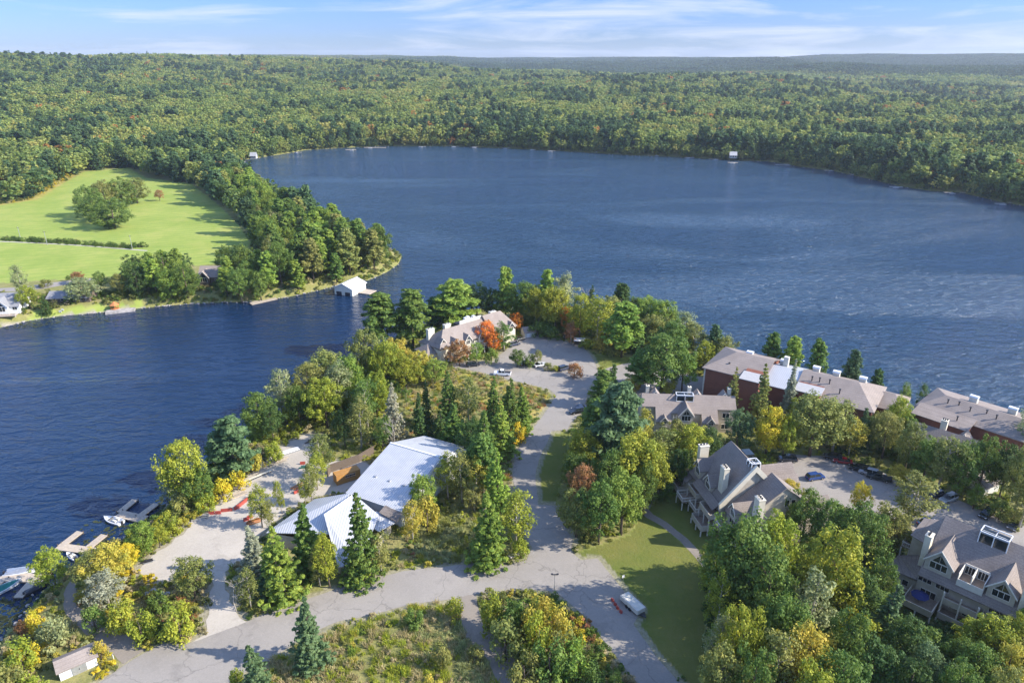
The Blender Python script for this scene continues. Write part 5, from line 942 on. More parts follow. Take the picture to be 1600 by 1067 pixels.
# ------------------------------------------------------------------ vehicles
def copy_tree(o, parent=None):
    c = o.copy(); COL.objects.link(c)
    if parent: c.parent = parent
    for ch in list(o.children): copy_tree(ch, c)
    return c
def make_car(kind):
    L, Wd, ht = {'sedan': (4.7, 1.82, 1.45), 'suv': (4.7, 1.9, 1.72), 'pickup': (5.7, 2.0, 1.85)}[kind]; h2 = Wd / 2; g = .32
    root = empty('pickup_truck' if kind == 'pickup' else 'parked_car', (0, 0, 0))
    belt = ht * .60
    if kind == 'sedan': low = [(-L / 2, g), (L / 2, g), (L / 2 - .03, .62), (L / 2 - .25, .78), (L * .20, belt), (-L * .30, belt + .06), (-L / 2 + .06, belt)]; cab = [(L * .22, belt), (L * .05, ht), (-L * .20, ht), (-L * .38, belt + .04)]
    elif kind == 'suv': low = [(-L / 2, g), (L / 2, g), (L / 2 - .02, .72), (L / 2 - .22, .95), (L * .25, belt), (-L / 2 + .04, belt + .04)]; cab = [(L * .27, belt), (L * .11, ht), (-L * .42, ht), (-L * .485, belt + .02)]
    else: low = [(-L / 2, g + .1), (L / 2, g), (L / 2 - .02, .9), (L / 2 - .15, 1.08), (L * .22, belt), (-L * .12, belt), (-L * .12, belt), (-L / 2, belt)]; cab = [(L * .24, belt), (L * .12, ht), (-L * .09, ht), (-L * .12, belt)]
    def loft(prof, y0, y1, inset_top=0.0):
        m_ = MB(); n = len(prof); rows = []
        zt = max(p[1] for p in prof); zb = min(p[1] for p in prof)
        for s_, ex in ((-1, y1), (1, y1)):
            rows.append([(p[0], s_ * (y0 - inset_top * (p[1] - zb) / (zt - zb + 1e-6)), p[1]) for p in prof])
        i = len(m_.v); m_.v += rows[0] + rows[1]
        m_.f.append(tuple(range(i, i + n))); m_.f.append(tuple(range(i + 2 * n - 1, i + n - 1, -1)))
        for k in range(n): m_.f.append((i + k, i + n + k, i + n + (k + 1) % n, i + (k + 1) % n))
        return m_
    body = loft(low, h2, 0, .10)
    bo = body.build('body', M['paint'], root); bv = bo.modifiers.new('bevel', 'BEVEL'); bv.width = .07; bv.segments = 2
    loft(cab, h2 - .10, 0, .20).build('windows', M['glass'], root)
    rx0 = min(p[0] for p in cab if p[1] == ht); rx1 = max(p[0] for p in cab if p[1] == ht)
    rf = MB().box(rx0 + .02, rx1 - .02, -(h2 - .29), h2 - .29, ht - .01, ht + .035)
    for s_ in (-1, 1):
        for xm in ((rx0 + rx1) / 2,): rf.prism([(xm - .05, s_ * (h2 - .085), belt + .02), (xm + .05, s_ * (h2 - .085), belt + .02), (xm + .05, s_ * (h2 - .285), ht), (xm - .05, s_ * (h2 - .285), ht)], (0, -s_ * .03, 0))
    rf.build('roof', M['paint'], root)
    if kind == 'pickup': MB().box(-L / 2 + .12, -L * .13, -h2 + .14, h2 - .14, belt - .01, belt + .02).build('truck_bed', M['dark'], root)
    for sx_ in (-1, 1):
        for sy in (-1, 1):
            wx = sx_ * L * .31; wh = MB().tube([(wx, sy * (h2 - .22), .34), (wx, sy * (h2 + .01), .34)], [.34, .34], 14).build('wheel', M['tyre'], root)
            MB().tube([(wx, sy * (h2 - .02), .34), (wx, sy * (h2 + .025), .34)], [.2, .19], 10).build('rim', M['rim'], wh)
    for sy in (-1, 1):
        MB().box(L / 2 - .12, L / 2 + .01, sy * (h2 - .3) - .17, sy * (h2 - .3) + .17, .62, .76).build('headlight', M['headlight'], root)
        MB().box(-L / 2 - .012, -L / 2 + .1, sy * (h2 - .26) - .14, sy * (h2 - .26) + .14, belt - .24, belt - .06).build('taillight', M['taillight'], root)
    return root
proto = {k: make_car(k) for k in ('sedan', 'suv', 'pickup')}; used = set()
CARS = [(739, 572, 15, 'suv', (.01, .012, .02), 'dark car parked beside the shingled building on the point'), (785, 586, 172, 'pickup', (.78, .79, .8), 'white pickup truck standing alone on the upper lot'),
        (803, 540, 35, 'suv', (.02, .03, .06), 'dark blue car parked by the trees, nearer of two at the building corner'), (811, 532, 35, 'sedan', (.012, .012, .015), 'black car, farther of two at the building corner'),
        (822, 570, 30, 'sedan', (.012, .012, .014), 'black car parked against the lot island, left of the silver one'), (844, 572, 30, 'sedan', (.55, .56, .58), 'silver car parked against the lot island'), (881, 578, 35, 'suv', (.02, .03, .06), 'dark blue car beside the brownish island bush'),
        (902, 645, 200, 'suv', (.008, .008, .01), 'black car at the road edge under the blue-green pine, nearer one'), (905, 640, 200, 'sedan', (.012, .014, .02), 'dark car at the road edge under the pine, farther one'),
        (888, 529, 10, 'suv', (.02, .02, .025), 'dark car parked under the pale kiosk trees'),
        (1230, 720, 172, 'suv', (.015, .02, .03), 'dark grey car at the far left end of the condominium lot'), (1273, 748, 15, 'suv', (.015, .045, .16), 'blue car parked alone in the middle of the condominium lot'),
        (1301, 717, 160, 'suv', (.01, .012, .014), 'black car parked to the left of the dark red car'), (1316, 723, 160, 'sedan', (.22, .012, .015), 'dark red car at the back of the condominium lot'),
        (1342, 735, 150, 'suv', (.01, .012, .012), 'black car parked left of the silver wagon'), (1357, 741, 150, 'suv', (.30, .31, .32), 'silver wagon between two black cars'), (1373, 749, 150, 'pickup', (.01, .016, .014), 'black pickup truck at the right end of the row'),
        (1459, 777, 205, 'suv', (.012, .014, .03), 'dark car parked left of the grey wagon'), (1481, 782, 205, 'suv', (.26, .28, .28), 'grey wagon in the right part of the condominium lot'), (1541, 806, 215, 'suv', (.01, .014, .013), 'black car parked by the hedge behind the skylight building'),
        (1585, 824, 215, 'suv', (.06, .065, .065), 'charcoal car parked nearest the right edge'), (1446, 818, 30, 'sedan', (.02, .05, .12), 'blue car half hidden behind the gabled roof, lower right')]
for px, py, a, kind, c_, lab in CARS:
    x, y = W(px, py, G); o = proto[kind] if kind not in used else copy_tree(proto[kind]); used.add(kind)
    o.location = (x, y, G + .045); o.rotation_euler = (0, 0, R(a)); tag(o, lab, 'pickup truck' if kind == 'pickup' else 'car', 'cars parked around the buildings')
    for ch in o.children:
        if ch.name.split('.')[0] in ('body', 'roof'): ch.color = (*c_, 1)

# ------------------------------------------------------------------ docks and boats
def dock(name, label, segs, posts=True, group='wooden docks along the shore'):
    x0, y0 = W(*segs[0][0], .5); r_ = empty(name, (x0, y0, 0)); tag(r_, label, 'dock', group)
    for k, (a, b2, wd) in enumerate(segs):
        A_, B2 = Vector(W(*a, .5)), Vector(W(*b2, .5)); q = (B2 - A_).normalized(); n = Vector((-q.y, q.x)) * wd / 2; z = .5 + k * .012
        pts = [A_ + n, A_ - n, B2 - n, B2 + n]; m_ = MB().slab([(p.x - x0, p.y - y0, z) for p in pts], .16)
        L = (B2 - A_).length; cnt = int(L / .42)
        for j in range(cnt):   # plank gaps read as thin raised boards
            p = A_ + q * (L * (j + .5) / cnt); e_ = q * .17; pl = [p + n * .99 - e_, p - n * .99 - e_, p - n * .99 + e_, p + n * .99 + e_]; m_.slab([(c2.x - x0, c2.y - y0, z + .03) for c2 in pl], .028)
        s_ = m_.build('platform', M['dockwood'], r_)
        for p in ((A_ + n), (B2 - n)): MB().tube([(p.x - x0, p.y - y0, -1.2), (p.x - x0, p.y - y0, z + .35)], [.1, .1], 6).build('pile', M['bark'], r_) if posts else None
        MB().slab([(p.x - x0, p.y - y0, .28) for p in pts], .3).build('float', M['dark'], r_)
    return r_
dock('dock', 'wooden dock with two fingers and a white boat alongside, farthest of the three near docks', [((185, 802), (226, 811), 2.6), ((187, 800), (211, 780), 1.7), ((217, 807), (244, 787), 1.7)])
dock('dock', 'wooden dock with two fingers half hidden by the yellow-green tree, middle of the near docks', [((90, 853), (150, 861), 2.2), ((95, 853), (125, 830), 1.7), ((133, 859), (163, 835), 1.7), ((125, 875), (140, 860), 1.4)])
dock('dock', 'wooden dock between the white boat and the dark boat, nearest the left edge', [((4, 901), (74, 903), 2.4), ((53, 905), (28, 933), 1.9), ((8, 901), (-25, 925), 2.0)])
def boat(name, label, px, py, ang, L, wd, hull, deckm, cover=None, cat='boat', group='boats at the near docks', glassy=True, z=.0):
    x, y = W(px, py, .5); r_ = empty(name, (x, y, z), R(ang)); tag(r_, label, cat, group)
    n = 9; m_ = MB(); rows = []
    for k in range(n):
        f = k / (n - 1); xx = -L / 2 + L * f; w_ = wd / 2 * (1 - max(0, (f - .42) / .58) ** 2.2) * (.92 + .08 * min(1, f * 4)); h_ = .62 + .28 * f * f; w_ = max(w_, .03)
        rows.append([(xx, -w_ * .1, -.25), (xx, -w_ * .78, .05), (xx, -w_, h_), (xx, -w_ * .86, h_ + .04), (xx, -w_ * .8, h_ - .1), (xx, w_ * .8, h_ - .1), (xx, w_ * .86, h_ + .04), (xx, w_, h_), (xx, w_ * .78, .05), (xx, w_ * .1, -.25)])
    c2 = len(rows[0])
    for rws in rows: m_.v += rws
    for k in range(n - 1):
        for j in range(c2): m_.f.append((k * c2 + j, k * c2 + (j + 1) % c2, (k + 1) * c2 + (j + 1) % c2, (k + 1) * c2 + j))
    m_.f.append(tuple(range(c2))); m_.f.append(tuple((n - 1) * c2 + c2 - 1 - j for j in range(c2))); m_.build('hull', M[hull], r_)
    cv = MB(); a0, a1 = (-.42, .12) if not cover else (-.46, .44); pts = []
    for k in range(6):
        f = (a0 + .5) + (a1 - a0) * k / 5; w_ = wd / 2 * (1 - max(0, (f - .42) / .58) ** 2.2) * .8; pts.append((-L / 2 + L * f, w_))
    top = [(p[0], -p[1], .66) for p in pts] + [(p[0], p[1], .66) for p in pts[::-1]]
    if cover:
        rid = [(p[0], 0, .66 + .42 * math.sin(3.14 * (k + .4) / 6)) for k, p in enumerate(pts)]; lo = [(p[0], -p[1] * 1.1, .74) for p in pts]; hi = [(p[0], p[1] * 1.1, .74) for p in pts]
        for k in range(5): cv.face([lo[k], lo[k + 1], rid[k + 1], rid[k]]); cv.face([rid[k], rid[k + 1], hi[k + 1], hi[k]])
        cv.build('cover', M[cover], r_)
    else:
        cv.slab(top, .06).build('cockpit', M[deckm], r_)
        MB().prism([(L * .10, -wd * .34, .72), (L * .16, -wd * .30, .72), (L * .05, -wd * .26, 1.12)], (0, wd * .6, 0)).build('windscreen', M['glass'], r_)
        for s_ in (-1, 1): MB().box(-L * .28, -L * .12, s_ * wd * .2 - .22, s_ * wd * .2 + .22, .67, 1.0).build('seat', M['cream'], r_)
    MB().box(-L / 2 - .32, -L / 2 - .02, -.2, .2, -.1, .95).build('motor', M['dark'], r_); return r_
boat('motorboat', 'white motorboat moored beside the farthest near dock', 176, 812, 158, 5.6, 2.2, 'white', 'cap')
boat('motorboat', 'white motorboat with grey cover moored on the lake side of the left dock', 33, 892, 10, 6.2, 2.4, 'white', 'cap', 'cap')
boat('motorboat', 'white boat with green cover at the left edge of the photo', 6, 918, 52, 6.2, 2.5, 'white', 'teal', 'teal')
boat('rowing_boat', 'small dark boat moored right of the dock finger', 58, 918, 50, 4.4, 1.6, 'dark', 'cap', 'dark')
boat('rowing_boat', 'small white boat pulled against the middle dock', 111, 868, 150, 3.2, 1.3, 'white', 'cap')

# spit: boathouse, floating dock, cottages, gazebo
o_ = W(523, 458, .5)
b_ = Bld('boathouse', 'white roofed boathouse standing in the water at the spit', 'boathouse', o_, -22, base=0.0)
b_.block(0, 11, 0, 13, 4.0, 6.2, ov=.5) if False else None
b_.wall.prism([(0, 0, -.5), (9.5, 0, -.5), (9.5, 0, 3.4), (4.75, 0, 5.4), (0, 0, 3.4)], (0, 11, 0))
b_.roof.slab([(-.5, -.5, 3.3), (4.75, -.5, 5.6), (4.75, 11.5, 5.6), (-.5, 11.5, 3.3)], .15); b_.roof.slab([(4.75, -.5, 5.6), (10, -.5, 3.3), (10, 11.5, 3.3), (4.75, 11.5, 5.6)], .15)
b_.close(M['white'], M['cream'])
for uu in (2.4, 7.0): b_.add('boat_door', MB().box(uu - 1.4, uu + 1.4, -.08, .05, -.1, 1.6), M['dark'])
b_.add('platform', MB().box(9.6, 15.5, 4.5, 10.5, .2, .5), M['dockwood'])
dock('dock', 'long pale floating dock off the spit left of the boathouse', [((392, 475), (432, 466), 2.6), ((392, 474), (401, 470), 1.8)])
b_ = Bld('cottage', 'white cottage with grey roof at the left edge across the channel', 'cottage', W(-26, 492, G), 12, 'lakeside cottages')
b_.block(0, 13.5, 0, 11, 6.2, 10.2, ov=.5); b_.dormer(5, 10, -1.6, 4, 3, 6.6, 9.4, wall='white', roofm='greyroof'); b_.close(M['greyroof'], M['white'])
for uu in (1.8, 11.9): b_.win(uu, 4.4, 1.6, 1.5, 'f', 0, 1)
b_.win(3, 4.4, 1.4, 1.4, 'r', 13.5, 1); b_.win(7.5, 4.4, 1.4, 1.4, 'r', 13.5, 1); b_.deck(0, 13.5, -4.6, -1.8, 3.3, solid=False, posts=True)
b_ = Bld('cottage', 'low dark brown cottage under the pale willow across the channel', 'cottage', W(75, 474, G), 6, 'lakeside cottages')
b_.block(0, 17, 0, 8, 5.4, 7.2, ov=.6); b_.close(M['greyroof'], M['bark'])
for uu in (2.5, 6.5, 10.5, 14.5): b_.win(uu, 3.9, 2.0, 1.2, 'f', 0, 1)
b_ = Bld('cabin', 'dark cabin with grey-mauve roof and white gable among the spit trees', 'cabin', W(312, 446, G), 0, 'lakeside cottages')
b_.block(0, 11, 0, 9, 7.5, 11, ov=.6); b_.dormer(.6, 5.4, -1.6, 3.5, 3.5, 7.4, 10.2, wall='bark', roofm='shingle2'); b_.close(M['shingle2'], M['bark']); b_.win(8.4, 4.5, 1.8, 1.6, 'f', 0, 1)
g = empty('gazebo', (*W(178, 475, G), hz(*W(178, 475, G)))); tag(g, 'orange-brown cedar gazebo on the stone landing across the channel', 'gazebo')
for k in range(6): a = k * math.pi / 3; MB().tube([(1.6 * math.cos(a), 1.6 * math.sin(a), 0), (1.6 * math.cos(a), 1.6 * math.sin(a), 2.4)], [.12, .12], 6).build('post', M['cedarwood'], g)
rfm = MB(); rg_ = [(2.1 * math.cos(k * math.pi / 3), 2.1 * math.sin(k * math.pi / 3)) for k in range(6)]
for k in range(6): p, q = rg_[k], rg_[(k + 1) % 6]; rfm.prism([(p[0], p[1], 2.4), (q[0], q[1], 2.4), (0, 0, 3.9)], (0, 0, .1))
rfm.build('roof', M['cedarwood'], g); MB().tube([(0, 0, -.2), (0, 0, .15)], [2.0, 2.0], 6).build('floor', M['cedarwood'], g); MB().tube([(0, 0, .15), (0, 0, 1.0)], [1.75, 1.75], 6).build('railing', M['cedarwood'], g)
ld = W(186, 486, .6); r_ = MB().slab([(-5, -1.5, .9), (6, -1.0, .9), (6, 2.2, .9), (-5, 2.0, .9)], 1.4).build('stone_landing', M['rock']); r_.location = (ld[0], ld[1], 0); r_.rotation_euler = (0, 0, R(20)); tag(r_, 'pale stone landing in front of the cedar gazebo', 'landing')
def chair(px, py, lab, mat='white'):
    x, y = W(px, py, G); c0 = empty('garden_chair', (x, y, hz(x, y)), R(200)); tag(c0, lab, 'chair', 'garden chairs on the far lawn')
    MB().box(-.4, .4, -.4, .4, .32, .42).build('seat', M[mat], c0); MB().prism([(-.4, .4, .4), (.4, .4, .4), (.4, .7, 1.2), (-.4, .7, 1.2)], (0, .06, 0)).build('backrest', M[mat], c0)
    for a in (-.35, .35):
        for e_ in (-.33, .33): MB().box(a - .04, a + .04, e_ - .04, e_ + .04, 0, .32).build('leg', M[mat], c0)
chair(93, 481, 'white garden chair on the far lawn, left of the pair'); chair(97, 480, 'white garden chair on the far lawn, right of the pair')
# a fence line and poles along the farm track
fn = empty('field_fence', (*W(100, 376, G), G)); tag(fn, 'dark post and rail fence along the track across the green field', 'fence'); fx, fy = fn.location[:2]
fp = [W(-30, 371, G), W(60, 375, G), W(130, 379, G), W(228, 388, G)]; rl = MB()
for (x0, y0), (x1, y1) in zip(fp, fp[1:]):
    for zz in (.55, 1.1): rl.tube([(x0 - fx, y0 - fy, zz), (x1 - fx, y1 - fy, zz)], [.06, .06], 4)
    n = int(math.hypot(x1 - x0, y1 - y0) / 4)
    for k in range(n): f = k / n; x, y = x0 + (x1 - x0) * f - fx, y0 + (y1 - y0) * f - fy; MB().box(x - .08, x + .08, y - .08, y + .08, 0, 1.3).build('post', M['bark'], fn)
rl.build('rail', M['bark'], fn)
for px, py, nm in ((33, 376, 'left'), (74, 383, 'middle'), (207, 390, 'right')):
    p_ = empty('utility_pole', (*W(px, py, G), G)); MB().tube([(0, 0, 0), (0, 0, 8)], [.16, .11], 6).build('pole', M['cap'], p_); MB().box(-.9, .9, -.06, .06, 7.3, 7.45).build('crossarm', M['bark'], p_); tag(p_, '%s of the three thin pale poles along the field track' % nm, 'utility pole', 'poles along the field track')

# far shore: cottages, docks and boats
def house(name, lab, px, py, w_, d_, ht, ang=0, wall='white', roofm='greyroof'):
    b2 = Bld(name, lab, 'cottage', W(px, py, G), ang, 'lakeside cottages'); b2.block(0, w_, 0, d_, G + ht, G + ht + 3, ov=.5); b2.close(M[roofm], M[wall])
    for k in range(3): b2.win(w_ * (k + .5) / 3, G + ht - 2.3, w_ * .18, 1.4, 'f', 0, 0)
house('cottage', 'white cottage deep among the trees beyond the field', 268, 247, 12, 8, 8, 5, 'farwhite', 'farwhite'); house('cottage', 'small white cottage on the far shore left end', 391, 248, 6, 5, 3, 0, 'farwhite', 'farwhite')
house('cottage', 'pale boathouse at the water on the far shore, right of centre', 1140, 247, 7, 6, 3, -10, 'siding', 'greyroof2'); house('cottage', 'tall pale grey cottage above the far shore, right of the low pale boathouse', 1168, 243, 8, 8, 6, -10, 'farwhite', 'greyroof'); house('cottage', 'pale cottage half hidden in far shore trees farther right', 1390, 270, 12, 8, 6, -30, 'cream', 'greyroof')
house('cottage', 'tiny pink-walled house on the far left skyline ridge', 2, 92, 20, 10, 8, 0, 'cream', 'shingle') if False else None
FD = [(466, 237, 7), (548, 233, 12), (586, 229.5, 26), (660, 228, 8), (711, 227.5, 9), (742, 228.5, 8), (790, 230, 9), (833, 232.5, 6), (862, 234.5, 9), (935, 236.5, 11), (968, 238.5, 13), (1022, 241.5, 13), (1077, 245, 10), (1115, 247.5, 10), (1145, 253, 10), (1222, 256, 14), (1299, 265, 14), (1335, 271, 9), (1400, 291, 10), (1482, 300, 6), (1514, 300, 12), (1563, 317, 8), (1590, 316, 12)]
for k, (px, py, L) in enumerate(FD):
    x, y = W(px, py + 2.0, 0); r_ = empty('dock', (x, y, 0), R(rt.uniform(-12, 12))); tag(r_, 'far shore dock with a white boat, %s of the far shore docks from left' % ordinal(k + 1), 'dock', 'docks along the far shore')
    MB().box(-L / 2, L / 2, -1.3, 1.3, .25, .6).build('platform', M['dockwood' if k % 3 else 'cap'], r_)
    for a in (-L / 2 + .3, L / 2 - .3): MB().tube([(a, 0, -1), (a, 0, 1.4)], [.18, .18], 5).build('pile', M['bark'], r_)
    b3 = empty('motorboat', (x + rt.uniform(-1, 1) * L * .3, y - 3.4, 0), R(rt.uniform(-15, 15))); tag(b3, 'small white boat on the far shore, %s of the far boats from left' % ordinal(k + 1), 'boat', 'boats along the far shore')
    MB().prism([(-2.2, -.9, .05), (1.5, -.9, .05), (2.6, 0, .05), (1.5, .9, .05), (-2.2, .9, .05)], (0, 0, .5)).build('hull', M['farwhite'], b3); MB().prism([(-.8, -.7, .55), (.6, -.7, .55), (.6, .7, .55), (-.8, .7, .55)], (-.2, 0, .5)).build('cabin', M['cap'], b3)

# ------------------------------------------------------------------ yard things
o_ = W(79, 1041, G)
b_ = Bld('shed', 'white garden shed with tan roof in the goldenrod, lower left', 'shed', W(98, 1064, G), 38)
b_.block(0, 5.6, 0, 3.6, 5.1, 6.0, ov=.25); b_.close(M['shingle2'], M['white']); dr = b_.add('door', MB().box(1.8, 4.0, -.07, .03, 2.9, 4.9), M['cap']); b_.add('handle', MB().box(2.85, 2.95, -.12, -.07, 3.8, 4.1), M['dark'], dr)
b_.root.location.x -= .3
b_ = Bld('shed', 'small pale shed behind the upper parking lot', 'shed', W(820, 528, G), 20); b_.block(0, 4.2, 0, 4, 5.2, 6.6, ov=.3); b_.close(M['shingle2'], M['cream']); b_.add('door', MB().box(.9, 3.3, -.07, .03, 3.0, 4.9), M['white'])
k_ = empty('kiosk', (*W(905, 540, G), G), R(-10)); tag(k_, 'open bin shelter with pale flat roof at the back of the upper lot', 'shelter')
MB().slab([(-2, -1.3, 2.3), (2, -1.3, 2.3), (2, 1.3, 2.6), (-2, 1.3, 2.6)], .12).build('roof', M['white'], k_); MB().box(-1.9, 1.9, 1.1, 1.2, 0, 2.3).build('back_wall', M['bark'], k_)
for a in (-1.85, 1.85):
    for e_ in (-1.1, 1.0): MB().box(a - .06, a + .06, e_ - .06, e_ + .06, 0, 2.2).build('post', M['bark'], k_)
# shipping container
x, y = W(527, 759, G); c0 = empty('shipping_container', (x, y, G + .05), R(33)); tag(c0, 'tan shipping container beside the dark retaining wall and the upper hall', 'container')
m, t, bb = nodes('container_paint', 0.6, 0.4); cc = N(t, 'ShaderNodeTexCoord'); sx = N(t, 'ShaderNodeSeparateXYZ'); t.links.new(cc.outputs['Object'], sx.inputs[0]); wv_ = math_(t, 'SINE', math_(t, 'MULTIPLY', sx.outputs[0], 22))
t.links.new(mixc(t, 0.25, ramp(t, noise(t, 1.2, 6), [(0.3, (0.36, 0.17, 0.045)), (0.7, (0.46, 0.24, 0.07))]), ramp(t, wv_, [(0.2, (0.25, 0.12, 0.03)), (0.8, (0.5, 0.27, 0.08))])), bb.inputs['Base Color']); bump(t, bb, wv_, .6, .05)
MB().box(0, 6.06, 0, 2.44, .1, 2.6).build('body', m, c0)
fr_ = MB()
for a in (-.03, 5.97):
    for e_ in (-.03, 2.35): fr_.box(a, a + .12, e_, e_ + .12, 0, 2.64)
fr_.build('frame', m, c0); MB().box(-.05, -.005, .2, 1.18, .2, 2.5).build('door', m, c0); MB().box(-.05, -.005, 1.26, 2.25, .2, 2.5).build('door', m, c0)
mk = MB()
for k, wv2_ in enumerate((.35, .3, .42, .26, .36)): mk.box(2.3 + k * .5, 2.3 + k * .5 + wv2_, -.03, -.01, 1.55, 2.0)
mk.box(2.4, 4.6, -.03, -.01, 1.2, 1.3); mk.build('side_lettering', M['dark'], c0); MB().box(2.2, 4.9, -.026, -.008, 2.05, 2.12).box(2.2, 4.9, -.026, -.008, 1.4, 1.46).build('side_stripe', M['white'], c0)
# retaining wall behind it
pts_ = [W(513, 745, G), W(517, 738, G), W(562, 722, G), W(585, 708, G)]; rw = empty('retaining_wall', (pts_[0][0], pts_[0][1], G)); tag(rw, 'dark block retaining wall behind the tan container', 'retaining wall')
rm = MB()
for a, c2 in zip(pts_, pts_[1:]):
    q = Vector((c2[0] - a[0], c2[1] - a[1])).normalized(); n = Vector((-q.y, q.x)) * .3; p = [(a[0] - pts_[0][0], a[1] - pts_[0][1]), (c2[0] - pts_[0][0], c2[1] - pts_[0][1])]
    rm.slab([(p[0][0], p[0][1], 2.2), (p[1][0], p[1][1], 2.2), (p[1][0] + n.x, p[1][1] + n.y, 2.2), (p[0][0] + n.x, p[0][1] + n.y, 2.2)], 2.4)
rm.build('wall', M['bark'], rw)
# orange road barriers
def barrier_mesh(mat): return MB().prism([(-1, -.3, 0), (-1, .3, 0), (-1, .22, .25), (-1, .12, .95), (-1, -.12, .95), (-1, -.22, .25)], (2, 0, 0)).box(-.7, -.35, -.31, .31, .02, .12).box(.35, .7, -.31, .31, .02, .12).mesh('barrier', mat)
bmesh_ = {'orange': barrier_mesh(M['orange']), 'white': barrier_mesh(M['white'])}
BR = [(331, 803, 5, 'orange'), (341, 802.5, 5, 'orange'), (350, 799, 8, 'orange'), (359, 798, 8, 'orange'), (370, 795, 45, 'orange'), (373, 792, 50, 'orange'), (377, 789, 55, 'orange'), (381, 786, 60, 'orange'), (384, 783, 65, 'orange'), (385, 813, 30, 'orange'), (391, 809, 30, 'orange'), (463, 770, 50, 'orange'), (473, 725, 10, 'orange')]
for k, (px, py, a, c_) in enumerate(BR):
    x, y = W(px, py, G); o = link('road_barrier', bmesh_[c_]); o.scale = (.62, .8, .75); o.location = (x, y, G + .04); o.rotation_euler = (0, 0, R(a)); tag(o, 'orange plastic barrier in the gravel yard, %s from the left' % ordinal(k + 1), 'barrier', 'orange barriers in the gravel yard')
for k, (px, py) in enumerate(((957, 939), (961, 945), (965, 951), (970, 957))):
    x, y = W(px, py, G); o = link('road_barrier', MB().prism([(-.3, -.2, 0), (-.3, .2, 0), (-.3, .1, .6), (-.3, -.1, .6)], (.6, 0, 0)).mesh('barrier', M['orange'])); o.location = (x, y, G + .045); o.rotation_euler = (0, 0, R(-55)); tag(o, 'small orange barrier on the shaded road by the white trailer, %s from top' % ordinal(k + 1), 'barrier', 'small orange barriers beside the trailer')
# white enclosed trailer
x, y = W(988, 948, G); tl = empty('trailer', (x, y, G), R(-58)); tag(tl, 'long white enclosed trailer parked where the road meets the lawn', 'trailer')
bd = MB().box(-2.5, 2.5, -1.05, 1.05, .45, 1.45).build('body', M['cream'], tl); bv = bd.modifiers.new('bevel', 'BEVEL'); bv.width = .1; bv.segments = 2
MB().prism([(2.6, -.7, .45), (2.6, .7, .45), (3.9, 0, .45)], (0, 0, .1)).build('drawbar', M['dark'], tl); MB().box(-2.4, 2.4, -.9, -.82, 1.45, 1.48).box(-2.4, 2.4, .82, .9, 1.45, 1.48).build('roof_rail', M['cap'], tl)
for s_ in (-1, 1):
    for e_ in (-.45, .45): MB().tube([(e_, s_ * 1.0, .34), (e_, s_ * 1.22, .34)], [.34, .34], 12).build('wheel', M['tyre'], tl)
# lamp post at the junction, two signs, service boxes, benches, planks
x, y = W(866, 927, G); lp = empty('lamp_post', (x, y, G)); tag(lp, 'thin grey lamp post at the inner corner of the road fork', 'lamp post')
MB().tube([(0, 0, 0), (0, 0, 4.6)], [.07, .05], 7).build('pole', M['cap'], lp); MB().box(-.6, .6, -.08, .08, 4.55, 4.7).build('arm', M['dark'], lp); MB().box(-.75, -.35, -.16, .16, 4.7, 4.82).build('lamp_head', M['dark'], lp); MB().box(.35, .75, -.16, .16, 4.7, 4.82).build('lamp_head', M['dark'], lp)
x, y = W(973, 912, G); sg = empty('sign_post', (x, y, G), R(30)); tag(sg, 'small pale sign on a post at the lawn edge above the trailer', 'sign'); MB().tube([(0, 0, 0), (0, 0, 2.2)], [.05, .05], 6).build('post', M['cap'], sg); MB().box(-.3, .3, -.05, -.01, 1.6, 2.2).build('sign_panel', M['white'], sg)
x, y = W(178, 1030, G); sg = empty('marker_post', (x, y, G)); tag(sg, 'short white marker post beside the gravel path above the shed', 'post'); MB().tube([(0, 0, 0), (0, 0, 1.2)], [.07, .06], 6).build('post', M['white'], sg); MB().box(-.09, .09, -.09, .09, 1.2, 1.26).build('cap', M['cap'], sg)
def rock_mesh(seed):
    bm = bmesh.new(); bmesh.ops.create_icosphere(bm, subdivisions=2, radius=1); rnd = random.Random(seed); o3 = [Vector((rnd.gauss(0, 1), rnd.gauss(0, 1), rnd.gauss(0, 1))).normalized() for _ in range(7)]
    for v in bm.verts:
        for q in o3:
            dd = v.co.dot(q) - .62
            if dd > 0: v.co -= q * dd * .9
        v.co.z *= .7
    me = bpy.data.meshes.new('boulder'); bm.to_mesh(me); bm.free(); me.materials.append(M['rock']); return me
RK = [rock_mesh(s) for s in (1, 2, 3)]
for k, (px, py, s) in enumerate(((231, 930, .9), (240, 926, 1.0), (252, 932, 1.1), (255, 942, .9), (262, 928, .6), (797, 872, .7), (803, 869, .8), (810, 867, .6), (245, 936, .5))):
    x, y = W(px, py, G); o = link('boulder', RK[k % 3]); o.location = (x, y, G + s * .35); o.scale = (s, s * .85, s * .8); o.rotation_euler = (0, 0, k * 1.3); tag(o, ('pale boulder by the road fork corner, ' if 700 < px else 'pale boulder in the scrub left of the yard driveway, ') + ordinal(k + 1) + ' in the series', 'boulder', 'boulders')
# stones along the far left lawn edge and near shores
rng2 = random.Random(4); pts = []; 
for i in range(len(LAKE)):
    a, c2 = LAKE[i - 1], LAKE[i]; L = math.hypot(c2[0] - a[0], c2[1] - a[1])
    if L > 200 or max(abs(a[0]), a[1]) > 900: continue
    for _ in range(int(L * (1.6 if (a[1] < 330) else .25))):
        f = rng2.random(); x = a[0] + (c2[0] - a[0]) * f + rng2.gauss(0, .7); y = a[1] + (c2[1] - a[1]) * f + rng2.gauss(0, .7); pts.append((x, y, .1, rng2.uniform(.15, .55)))
